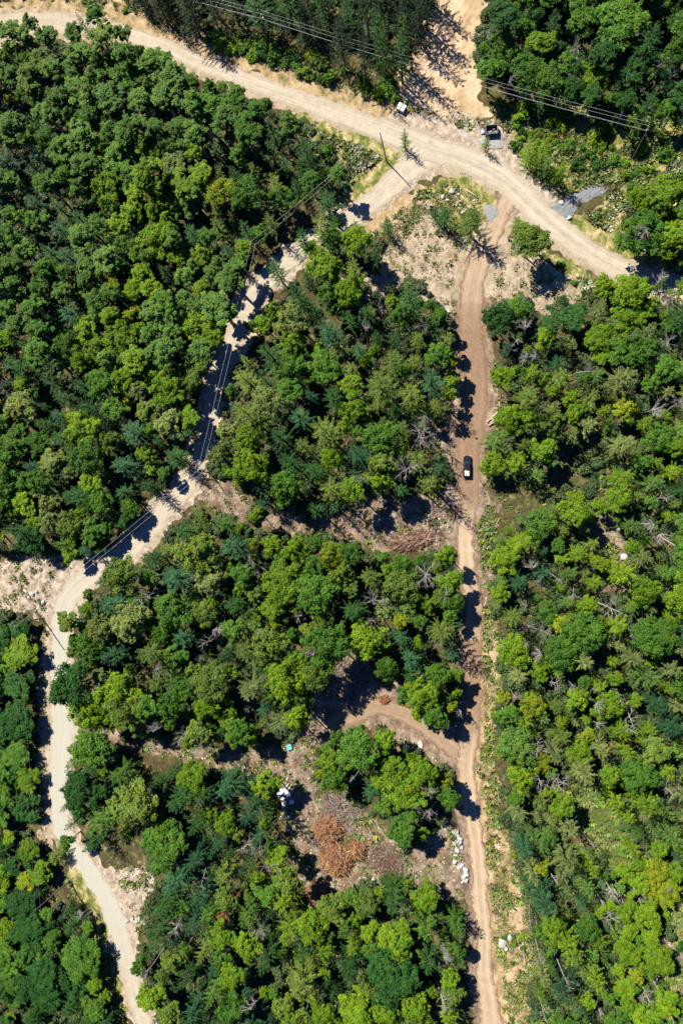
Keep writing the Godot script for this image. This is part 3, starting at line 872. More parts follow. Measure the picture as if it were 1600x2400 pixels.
# hand-placed trees: kind and tone, x, y, crown radius (pixels of the photograph)
const NOTED := """Fd 958 689 42;Fb 1009 883 38;Fo 887 891 54;Fo 920 835 38;Fd 922 789 25;Fo 976 789 28;Fb 838 814 32;BY 1058 850 17;By 1058 893 17;Bp 1047 799 19;By 1055 926 18;Bl 999 972 16;Fo 976 1069 36;By 825 962 30;By 856 975 20;Co 943 1003 30;Bo 897 1092 33;By 894 1127 27;Fb 833 1059 40;By 825 1148 30;S 1012 1013 22;S 1014 1035 15;S 960 1034 28;S 938 1092 26;S 884 1141 22;S 853 771 17;S 996 743 18;Bd 1167 748 34;Bg 1200 724 26;Fb 1190 810 22;S 1192 820 22;By 1177 882 26;By 1195 985 36;Cl 1165 1022 34;By 1152 1090 28;Bg 1222 728 24;Fd 1297 743 38;Bd 1343 743 32;Fd 1322 694 14;Co 1315 883 36;Fb 1310 845 28;Fp 1302 947 22;Fo 1389 927 32;Fp 1384 993 34;Fp 1343 1013 26;By 1350 967 28;BY 1460 962 26;Bo 1292 993 28;By 1271 1059 30;Fl 1259 1110 30;Bg 1542 1029 34;By 1580 1046 22;By 1447 1174 32;Cl 1532 1131 32;By 1404 791 36;By 1470 743 36;S 1238 763 24;S 1274 827 18;S 1371 850 24;S 1465 779 16;S 1555 702 24;S 1572 796 20;S 1544 830 16;S 1534 947 28;S 1557 1161 22;
Fo 1320 1242 26;Fo 1392 1274 26;Fp 1512 1307 34;Fb 1218 1365 36;Fb 1276 1343 26;By 1316 1307 20;BY 1400 1316 20;By 1508 1387 36;Cg 1566 1343 30;BY 1307 1463 24;Fp 1374 1553 38;Fp 1490 1548 32;Cp 1575 1570 34;By 1441 1588 18;Cy 1450 1468 36;Fp 1218 1588 36;Fo 1307 1664 24;Cy 1227 1695 32;Fo 1320 1731 34;Fp 1414 1762 36;Bo 1530 1758 36;Fb 1580 1709 40;Cb 1548 1655 34;By 1423 1655 34;BY 1374 1722 18;Fo 1204 1450 34;S 1227 1329 18;S 1300 1343 14;S 1285 1392 18;S 1236 1423 14;S 1361 1379 20;S 1414 1414 22;S 1450 1419 18;S 1240 1468 16;S 1280 1486 18;S 1233 1501 12;S 1267 1528 24;S 1495 1470 15;S 1544 1267 30;S 1530 1222 26;S 1294 1617 24;S 1338 1602 15;S 1390 1637 15;S 1495 1675 26;S 1468 1629 16;S 1423 1682 26;S 1410 1713 20;S 1276 1749 20;S 1209 1637 18;
Fo 862 1352 40;Bp 903 1432 24;Bl 956 1428 22;By 1001 1419 22;Fo 1032 1486 44;Fb 938 1495 30;Cb 961 1548 36;Fd 956 1590 24;By 992 1629 36;By 1063 1579 18;BY 1054 1655 16;By 1045 1298 22;By 1050 1365 30;Bg 822 1294 32;S 996 1352 28;S 1032 1428 17;S 871 1414 26;S 887 1461 20;S 1014 1537 14;S 1077 1669 16;
Cb 543 1282 44;Fg 517 1228 28;Bp 495 1358 40;Fd 540 1419 38;By 637 1274 22;BY 594 1274 15;BY 775 1297 32;By 693 1284 32;By 637 1430 30;BY 647 1465 14;By 599 1460 22;Bo 637 1514 40;Fo 568 1527 38;Bo 494 1598 44;Fp 579 1621 44;By 668 1598 38;Bo 742 1578 34;By 484 1657 30;Fp 645 1700 32;By 693 1680 28;Bg 558 1715 30;Bg 433 1608 36;Bo 459 1723 34;S 484 1506 18;S 502 1478 22;S 454 1527 14;S 612 1335 22;S 596 1491 16;S 709 1514 22;S 703 1450 20;S 568 1677 12;S 484 1741 20;S 415 1718 18;
Fd 342 1307 32;Bo 281 1348 36;Cb 255 1417 42;Bo 166 1455 28;Cb 260 1539 36;Bg 214 1519 34;Bd 168 1608 48;By 281 1621 40;Bo 293 1672 38;Bg 214 1752 40;S 337 1588 24;S 370 1710 22;S 357 1384 20;Bg 217 1251 30;Fg 135 1277 26;By 163 1302 20;Bd 77 1266 32;Bd 288 1223 20;
Bd 192 1854 44;Bo 312 1889 58;Fd 205 1987 28;Co 129 2010 30;By 67 1992 24;BY 58 2068 26;Fd 160 2184 28;Bd 102 2304 60;Fd 357 2210 40;Fb 578 1916 40;By 623 1842 32;By 494 1907 22;Fd 453 1943 32;Cb 511 1970 30;Fb 453 2023 34;Co 520 2054 34;Cb 467 2103 36;Fo 574 2070 24;Bg 623 2090 34;Cg 574 2152 36;Br 525 2148 16;Br 560 2092 10;Cy 663 2121 40;Cy 672 2193 40;By 654 2010 24;Fb 444 2179 34;Fo 471 2246 32;Bo 779 2130 34;Co 703 2313 56;By 547 2282 32;Fg 494 2345 34;S 565 1992 20;S 583 2018 18;S 623 2023 20;S 609 2193 14;S 618 2362 26;
Fd 920 2125 44;By 996 2108 34;Bo 858 2121 34;By 867 2179 26;Cg 1068 2170 34;Bd 916 2286 56;By 970 2362 34;By 952 1849 44;Fb 867 1867 30;Bg 947 1938 34;BY 1041 1827 19;S 999 1914 18;S 1028 1908 18;S 1034 1950 16;S 1063 2260 20;S 1019 2349 22;S 1037 2237 16;
Fp 1218 1912 36;Fo 1271 1889 30;Fb 1231 2001 38;Cp 1329 2023 44;Cb 1276 2121 46;Fb 1365 2126 22;Cy 1441 1880 34;By 1428 1822 26;Cy 1521 1889 42;Fg 1499 1956 28;BY 1530 2041 32;BY 1557 2086 34;BY 1486 2286 20;Cy 1338 2228 42;Fg 1414 2251 24;S 1320 1822 24;S 1267 1836 20;S 1557 1858 18;S 1383 1985 13;S 1428 2086 26;S 1432 2162 26;S 1267 2246 16;S 1316 2291 18;S 1271 2371 16;S 1517 2336 18;S 1254 2157 15;S 1590 2090 18;
Bg 1455 51 56;Bg 1366 46 34;By 1264 107 34;Bg 1289 191 32;By 1389 184 34;Fd 1529 224 36;Fd 1445 204 24;Cy 1277 344 28;Cy 1241 349 28;Cy 1315 398 25;Cg 1284 383 26;Bg 1506 536 54;By 1557 459 46;S 1537 143 26;S 1353 94 26;S 1590 179 20;S 1501 523 30;Cn 985 15 34;Cn 978 -60 34;Cn 1012 -95 34;Cn 950 -20 30;Cn 925 -75 34;Cn 962 62 32;Cn 1000 -38 36;Fd 938 96 26;Fd 884 51 32;Fd 940 46 34;Fo 948 312 21;Fo 1141 325 15;Fd 906 516 24;Fo 831 520 15;Fd 1042 495 28;Fd 1020 488 18;Fo 1108 500 42;Bo 1240 565 44;Cp 1212 520 20;Fo 748 520 38;Fd 706 548 30;BY 518 447 36;Fd 640 620 30;Fd 690 680 44;Fd 630 290 26;Fd 712 340 40;Fo 500 480 24;Fd 188 45 22;Wl 40 80 30;Wl 110 90 26;BY 26 232 18;BY 265 660 20;BY 308 735 24;By 200 770 30;BY 295 940 16;By 340 1065 22;By 330 640 26"""

func mix(st: String, x: float, y: float) -> Array:
	# kind and tone with a weight each
	match st:
		"left_forest":
			if x < 190 and y > 260 and y < 640: return [["Fd", 3], ["Wg", 3], ["Cb", 2], ["Wl", 1], ["Bg", 1]]
			if y < 340: return [["Wg", 5], ["Wl", 8], ["Bg", 2], ["Wo", 1], ["Fd", 0.5]]
			if x > 480 and y < 560: return [["Fd", 4], ["Bg", 3], ["Wg", 2], ["Fo", 1]]
			if y < 860 and x > 170: return [["Bl", 4], ["Wl", 6], ["By", 4], ["Wy", 4], ["Wg", 2], ["Bp", 1], ["Fd", 0.7], ["BY", 0.2]]
			if y < 860: return [["Wg", 4], ["Wl", 3], ["Bg", 3], ["By", 2], ["Cb", 2], ["Fd", 2]]
			return [["Bg", 4], ["By", 2.5], ["Cb", 2], ["Fd", 2.2], ["Bp", 1.6], ["Bo", 2], ["S", 0.22], ["BY", 0.15]]
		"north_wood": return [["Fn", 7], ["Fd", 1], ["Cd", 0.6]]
		"northeast_wood": return [["Bg", 4], ["Bd", 3], ["By", 0.8], ["Wd", 2], ["Fd", 2], ["S", 0.4]]
		"gravel_corner": return [["Bg", 4], ["By", 4], ["Bo", 1]]
		"middle_stand": return [["Fd", 3], ["Fo", 2.5], ["Fb", 2], ["By", 3], ["Bg", 2.5], ["Co", 1.5], ["S", 0.05], ["Bp", 0.8]]
		"south_stand": return [["Bg", 3], ["By", 4], ["Bo", 3], ["Fo", 2], ["Fd", 1], ["Cb", 1.4], ["S", 0.05], ["BY", 0.15], ["Bp", 1]]
		"island_grove": return [["T", 1.6], ["By", 5], ["Bg", 3], ["BY", 0.3], ["S", 0.22], ["Fb", 0.6]]
		"southwest_wood":
			if x > 640: return [["By", 4], ["Bo", 2], ["Cg", 2], ["Cy", 2], ["Fd", 1], ["Bg", 2]]
			return [["Cb", 3], ["Fd", 2.5], ["Bg", 3], ["Bo", 2], ["By", 2], ["Cg", 2], ["S", 0.22]]
		"west_strip": return [["Bd", 4], ["Bg", 4], ["By", 1], ["S", 0.22]]
		"southwest_corner": return [["Bd", 3], ["Bg", 4], ["By", 2], ["Fd", 1], ["S", 0.22]]
	if y > 2030 and x > 1400: return [["By", 5], ["Cy", 2], ["Bg", 2.5], ["T", 1.6], ["S", 0.22]]
	if y < 1200: return [["By", 4], ["Bg", 2.5], ["Cl", 2.5], ["Fo", 2], ["Cy", 2.5], ["Fp", 1], ["Fd", 1], ["S", 0.8]]
	return [["By", 3.4], ["Bg", 2.4], ["Cl", 2], ["Fp", 2.6], ["Fl", 2], ["Cy", 2.4], ["Fb", 0.8], ["T", 0.5], ["S", 0.22], ["BY", 0.2], ["Bl", 1.5]]

var placed := []      # [code, x, y, r px, stand]
var cells := {}

func near_ok(x: float, y: float, r: float, k: float) -> bool:
	var gx := int(floor(x / 64)); var gz := int(floor(y / 64))
	for i in range(gx - 2, gx + 3):
		for j in range(gz - 2, gz + 3):
			for q in cells.get(Vector2i(i, j), []):
				if Vector2(x - q[1], y - q[2]).length() < k * (r + q[3]): return false
	return true

func keep(code: String, x: float, y: float, r: float, st: String) -> void:
	var q := [code, x, y, r, st]
	placed.append(q)
	var key := Vector2i(int(floor(x / 64)), int(floor(y / 64)))
	if not cells.has(key): cells[key] = []
	cells[key].append(q)

const TONE := {"d": "dark green", "b": "blue-green", "g": "mid green", "o": "olive", "p": "pale grey-green", "l": "light green", "y": "yellow-green", "Y": "bright yellow", "n": "blackish green", "r": "rusty orange"}
const STAND := {"left_forest": "left forest", "north_wood": "dark north wood", "northeast_wood": "top right wood", "gravel_corner": "gravel drive corner", "middle_stand": "central stand", "south_stand": "southern stand", "island_grove": "boulder grove", "southwest_wood": "lower left wood", "west_strip": "white road strip", "southwest_corner": "lower left corner", "east_forest": "right hand forest", "open": "open ground"}

func kind_name(code: String) -> Array:
	match code[0]:
		"B": return ["maple_tree", "maple"] if code[1] in "yYr" else ["alder_tree", "alder"]
		"W": return ["birch_tree", "slender birch"]
		"F": return ["spruce_tree", "spruce"] if code[1] in "opl" else ["fir_tree", "fir"]
		"C": return ["cedar_tree", "cedar"]
		"T": return ["bare_trunk", "slim bare trunk"]
	return ["dead_tree", "bare tree"]

const ONES := ["", "first", "second", "third", "fourth", "fifth", "sixth", "seventh", "eighth", "ninth", "tenth", "eleventh", "twelfth", "thirteenth", "fourteenth", "fifteenth", "sixteenth", "seventeenth", "eighteenth", "nineteenth"]
func ordinal(n: int) -> String:
	if n < 20: return ONES[n]
	var tens := ["", "", "twent", "thirt", "fort", "fift", "sixt", "sevent", "eight", "ninet"]
	return tens[n / 10] + ("ieth" if n % 10 == 0 else "y-" + ONES[n % 10])

func an(look: String) -> String:
	return ("an " if look[0] in "aeiou" else "a ") + look

func name_all(list: Array) -> void:
	# list of [node, look, place, x, y, category, group]; gives each a label of its own
	var boxes := {}
	for q in list:
		if not boxes.has(q[2]): boxes[q[2]] = Rect2(q[3], q[4], 0, 0)
		boxes[q[2]] = boxes[q[2]].expand(Vector2(q[3], q[4]))
	var where := func(q: Array) -> String:
		var u: Vector2 = (Vector2(q[3], q[4]) - boxes[q[2]].position) / (boxes[q[2]].size + Vector2.ONE)
		var t: String = ["upper", "middle", "lower"][mini(2, int(u.y * 3))] + " " + ["left", "centre", "right"][mini(2, int(u.x * 3))]
		return ("centre" if t == "middle centre" else t) + " of the " + q[2]
	var seen := {}
	var tries := []
	for q in list:
		var opts := []
		for lm in landmarks:
			if Vector2(q[0].position.x - lm[1].x, q[0].position.z - lm[1].z).length() < 13.0: opts.append("%s near the %s" % [q[1], lm[0]])
		opts.append("%s at the %s" % [q[1], where.call(q)])
		# what stands beside it
		var best := []
		for o in list:
			if o == q: continue
			var d := Vector2(o[3] - q[3], o[4] - q[4]).length()
			if d < 75: best.append([d, o])
		best.sort_custom(func(a, b): return a[0] < b[0])
		for k in mini(3, best.size()):
			var o: Array = best[k][1]
			var dx: float = o[3] - q[3]; var dy: float = o[4] - q[4]
			var side := ("left of " if dx > 0 else "right of ") if absf(dx) > absf(dy) else ("above " if dy > 0 else "below ")
			opts.append("%s %s%s, %s" % [q[1], side, an(o[1]), where.call(q)])
		var good := []
		for t in opts:
			if t.split(" ").size() <= 16: good.append(t)
			seen[t] = seen.get(t, 0) + 1
		tries.append(good)
	var rest := {}
	for i in list.size():
		var q: Array = list[i]
		var label := ""
		for t in tries[i]:
			if seen[t] == 1:
				label = t
				break
		if label == "":
			var key: String = q[1] + "|" + where.call(q)
			if not rest.has(key): rest[key] = []
			rest[key].append(q)
		else:
			tag(q[0], label, q[5], q[6])
	for key in rest:
		var l: Array = rest[key]
		l.sort_custom(func(a, b): return a[3] < b[3])
		for i in l.size():
			var side := "from the left"
			tag(l[i][0], "%s %s %s, %s" % [ordinal(i + 1), l[i][1], side, key.split("|")[1]], l[i][5], l[i][6])

func trees() -> void:
	make_shapes()
	for e in NOTED.replace("\n", "").split(";"):
		var f := e.strip_edges().split(" ")
		var x := float(f[1]); var y := float(f[2])
		var st := "open"
		for k in S:
			if Geometry2D.is_point_in_polygon(Vector2(x, y), S[k]): st = k
		keep(f[0], x, y, float(f[3]), st)
	for pass_ in [[32.0, 50.0, 0.76, 6.0], [22.0, 33.0, 0.76, 9.0], [14.0, 22.0, 0.77, 9.0]]:
		for st in S:
			var poly: PackedVector2Array = S[st]
			var box := Rect2(poly[0], Vector2.ZERO)
			for q in poly: box = box.expand(q)
			var tries := int(box.size.x * box.size.y / (pass_[0] * pass_[0]) * pass_[3] * 0.35)
			for i in tries:
				var x := rr(box.position.x, box.end.x); var y := rr(box.position.y, box.end.y)
				var r := rr(pass_[0], pass_[1])
				if st == "left_forest" and r > 30: r *= 0.78 if y < 900 else 0.88
				if st == "east_forest" and x > 1400 and y > 2030: r *= 0.7
				if not Geometry2D.is_point_in_polygon(Vector2(x, y), poly): continue
				var ok := true
				for k in 8:
					if not Geometry2D.is_point_in_polygon(Vector2(x, y) + Vector2.from_angle(k * PI / 4) * r * 0.72, poly):
						ok = false
						break
				if not ok: continue
				for hole in X:
					if Geometry2D.is_point_in_polygon(Vector2(x, y), hole): ok = false
				if not ok or not near_ok(x, y, r, pass_[2]): continue
				if st == "northeast_wood" and x > 1250 and rng.randf() < 0.4: continue
				if st == "left_forest" and x < 190 and y > 260 and y < 640 and rng.randf() < 0.35: continue
				var m := mix(st, x, y)
				var sum := 0.0
				for q in m: sum += q[1]
				var pick := rng.randf() * sum
				var code: String = m[0][0]
				for q in m:
					pick -= q[1]
					if pick <= 0.0:
						code = q[0]
						break
				if code == "S" and r > 20: r = 19
				if code == "S" and r < 12: continue
				keep(code, x, y, r, st)
	var roots := {}
	var naming := []
	var count := {}
	var rest := {}
	placed.sort_custom(func(a, b): return a[3] > b[3])
	for q in placed:
		var code: String = q[0]
		var kind := code[0]
		var lean_h := {"B": 0.74, "W": 0.74, "F": 0.80, "C": 0.74, "S": 0.86, "T": 0.8}
		var r_m: float = q[3] * per_px(q[1], q[2], 9.0)
		var h := 0.0
		match kind:
			"B": h = 5.5 + r_m * 1.55
			"W": h = 8.0 + r_m * 1.9
			"F": h = 4.5 + r_m * 2.9
			"C": h = 4.5 + r_m * 2.4
			"S": h = 8.5 + r_m * 1.7
			"T":
				r_m = 0.9
				h = 11.0
		h *= rr(0.88, 1.14)
		if q[4] == "north_wood": h *= 1.55 if q[1] > 840 else 1.0
		elif q[4] == "open": h = minf(h, 3.0 + r_m * 2.8)
		elif q[4] == "southwest_wood" and q[1] > 550 and q[1] < 705 and q[2] < 2090: h *= 1.4
		elif q[4] == "west_strip" or q[4] == "southwest_corner": h *= 0.5
		elif q[4] == "east_forest" and q[2] > 2030 and q[1] > 1400: h *= 0.7
		elif q[4] == "south_stand" and q[1] > 590 and q[1] < 800 and q[2] > 1480: h *= 1.5
		elif q[4] == "middle_stand" and q[2] > 1040: h *= 1.5
		elif q[4] == "middle_stand" or q[4] == "south_stand" or q[4] == "island_grove": h *= 1.2
		elif q[4] == "east_forest" and q[1] > 1140 and q[1] < 1430 and q[2] > 860 and q[2] < 1090: h *= 1.35
		elif q[4] == "left_forest" and q[2] > 1000 and not Geometry2D.is_point_in_polygon(Vector2(q[1] + 45, q[2] + 45), S[q[4]]): h *= 0.8
		h = clampf(h, 3.0, 31.0)
		var p := at(q[1], q[2], h * lean_h[kind])
		p.y = gy(p.x, p.z) - 0.1
		# pick a model of about the right size
		var list: Array = shapes[kind]
		var pool := []
		for s in list:
			if absf(log(s[2] / r_m)) < 0.42: pool.append(s)
		if pool.is_empty():
			pool = list.slice(0, 4) if r_m < 3.0 else list.slice(-4)
		var s: Array = pool[rng.randi() % pool.size()]
		var tn: String = code[1] if code.length() > 1 else ""
		var shade := rng.randi() % 3
		var sc: float = r_m / s[2]
		var xf := Transform3D(Basis(Vector3.UP, rr(0, TAU)).scaled_local(Vector3(sc * rr(0.93, 1.07), h / s[3], sc * rr(0.93, 1.07))), p)
		var kn := kind_name(code)
		var seen: bool = q[1] > -0.6 * q[3] and q[1] < 1600 + 0.6 * q[3] and q[2] > -0.6 * q[3] and q[2] < 2400 + 0.6 * q[3]
		if not seen or count.get(kn[0], 0) >= 298:
			var rk := [kind, list.find(s)]
			if not rest.has(rk): rest[rk] = [[], []]
			rest[rk][0].append(xf)
			rest[rk][1].append((mats.dead if kind in "ST" else tone[tn][shade]).albedo_color.srgb_to_linear())
			continue
		count[kn[0]] = count.get(kn[0], 0) + 1
		var key := kind + str(list.find(s)) + tn + str(shade)
		var o: Node3D
		if roots.has(key):
			o = roots[key].duplicate()
			o.name = numbered(kn[0])
			add_child(o)
		elif kind in "ST":
			o = part(kn[0], s[0], mats.dead, self)
			roots[key] = o
		else:
			o = Node3D.new()
			o.name = numbered(kn[0])
			add_child(o)
			part("trunk", s[0], mats.pale if kind == "W" or (kind == "B" and shade == 2) else mats.bark, o)
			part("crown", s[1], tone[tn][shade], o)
			roots[key] = o
		o.transform = xf
		if kind in "ST":
			o.transform.basis = Basis(Vector3(rr(-1, 1), 0, rr(-1, 1)).normalized(), rr(0, 0.32)) * o.transform.basis
		var size := "small " if q[3] < 17 else "large " if q[3] > 34 else ""
		var look: String = size + ("grey " if kind in "ST" else TONE[tn] + " ") + kn[1]
		naming.append([o, look, STAND[q[4]], q[1], q[2], "dead tree" if kind in "ST" else "tree", kn[0].replace("_", " ") + "s of the forest"])
	name_all(naming)
	# the rest of the forest: what lies past the frame and the smallest trees between the others
	for rk in rest:
		var s: Array = shapes[rk[0]][rk[1]]
		var am: ArrayMesh = (s[1] if s[1] else s[0]).duplicate()
		var lm := mat("forest_leaf", Color.WHITE, 0.65, true, true, 0.0)
		lm.metallic_specular = 0.25
		am.surface_set_material(0, lm)
		if s[1]:
			am.add_surface_from_arrays(Mesh.PRIMITIVE_TRIANGLES, s[0].surface_get_arrays(0))
			am.surface_set_material(1, mat("forest_bark", C(.07, .05, .04), 0.9, false))
		scatter("forest", am, null, rest[rk][0], rest[rk][1])


func scatter(called: String, m: Mesh, mt: Material, xf: Array, cols: Array, parent: Node = null) -> MultiMeshInstance3D:
	var mm := MultiMesh.new()
	mm.transform_format = MultiMesh.TRANSFORM_3D
	mm.use_colors = true
	mm.mesh = m
	mm.instance_count = xf.size()
	for i in xf.size():
		mm.set_instance_transform(i, xf[i])
		mm.set_instance_color(i, cols[i])
	var o := MultiMeshInstance3D.new()
	o.multimesh = mm
	if mt: o.material_override = mt
	o.name = numbered(called) if parent == null else called
	o.set_meta("kind", "stuff")
	(self if parent == null else parent).add_child(o, true)
	return o

func random_in(poly: PackedVector2Array, count: int) -> Array:
	var box := Rect2(poly[0], Vector2.ZERO)
	for q in poly: box = box.expand(q)
	var out := []
	for i in count * 12:
		if out.size() >= count: break
		var q := Vector2(rr(box.position.x, box.end.x), rr(box.position.y, box.end.y))
		if Geometry2D.is_point_in_polygon(q, poly): out.append(q)
	return out

func off_road(p: Vector3) -> bool:
	var u := (Vector2(p.x, p.z) - MAP.position) / MAP.size * 512.0
	if u.x < 0 or u.y < 0 or u.x > 511 or u.y > 511: return true
	return road_mask.get_pixel(int(u.x), int(u.y)).r < 0.5

func undergrowth() -> void:
	# bushes and saplings under the trees: nobody could count them
	var xf := [[], [], []]
	var cols := [[], [], []]
	for st in S:
		var poly: PackedVector2Array = S[st]
		var area := 0.0
		for i in poly.size(): area += poly[i].cross(poly[(i + 1) % poly.size()]) * 0.5
		for q in random_in(poly, int(absf(area) / 300.0)):
			var p := on(q.x, q.y)
			if not off_road(p): continue
			var hole := false
			for x in X:
				if Geometry2D.is_point_in_polygon(q, x): hole = true
			if hole and not Geometry2D.is_point_in_polygon(q, Z.hole_a) and rng.randf() < 0.96: continue
			var s := rr(0.7, 2.0)
			var k := rng.randi() % 3
			xf[k].append(Transform3D(Basis(Vector3.UP, rr(0, TAU)).scaled(Vector3(s, s * rr(0.7, 1.5), s)), p - Vector3(0, 0.1, 0)))
			var t := rr(0.55, 1.0)
			cols[k].append(Color(t * rr(0.55, 1.0), t, t * rr(0.5, 0.9)))
	for k in 3:
		scatter("undergrowth", shapes.K[k][1], mat("undergrowth_leaf", C(.060, .098, .026), 0.7, true, true, 0.4), xf[k], cols[k])

func tuft(blades: int, spread: float, tall: float, w: float) -> Mesh:
	var mb := MB.new()
	for i in blades:
		var a := rr(0, TAU)
		var p := Vector3(cos(a), 0, sin(a)) * rr(0, spread * 0.5)
		var tip := p + Vector3(cos(a) * spread * rr(0.3, 1.0), tall * rr(0.5, 1.0), sin(a) * spread * rr(0.3, 1.0))
		var k := rr(0.7, 1.0)
		mb.col = Color(k, k, k)
		mb.leaf(p, tip, w, Vector3(-sin(a) * 0.3, 1, cos(a) * 0.3).normalized())
	return mb.mesh()

func rock_mesh(seed_: int) -> Mesh:
	var g := RandomNumberGenerator.new()
	g.seed = seed_
	var planes := []
	for i in 11: planes.append([Vector3(g.randfn(), g.randfn(), g.randfn()).normalized(), g.randf_range(0.55, 0.9)])
	var sq := Vector3(g.randf_range(0.8, 1.25), g.randf_range(0.55, 0.9), g.randf_range(0.75, 1.1))
	var f := func(d: Vector3) -> Vector3:
		d = d.normalized()
		for p in planes:
			var k: float = d.dot(p[0])
			if k > p[1]: d -= p[0] * (k - p[1])
		return d * sq
	var mb := MB.new()
	var oct := [Vector3.RIGHT, Vector3.UP, Vector3.BACK, Vector3.LEFT, Vector3.DOWN, Vector3.FORWARD]
	var rec := [0]
	for sx in [0, 3]:
		for sy in [1, 4]:
			for sz in [2, 5]:
				var a: Vector3 = oct[sx]; var b: Vector3 = oct[sy]; var c: Vector3 = oct[sz]
				var N := 4
				for i in N:
					for j in N - i:
						var pt := func(u: int, v: int) -> Vector3: return f.call(a * (N - u - v) + b * u + c * v)
						var k := 0.88 + 0.12 * g.randf()
						mb.col = Color(k, k, k)
						mb.face(pt.call(i, j), pt.call(i + 1, j), pt.call(i, j + 1), pt.call(i, j) + pt.call(i + 1, j))
						if i + j < N - 1:
							mb.face(pt.call(i + 1, j), pt.call(i + 1, j + 1), pt.call(i, j + 1), pt.call(i + 1, j))
	return mb.mesh()

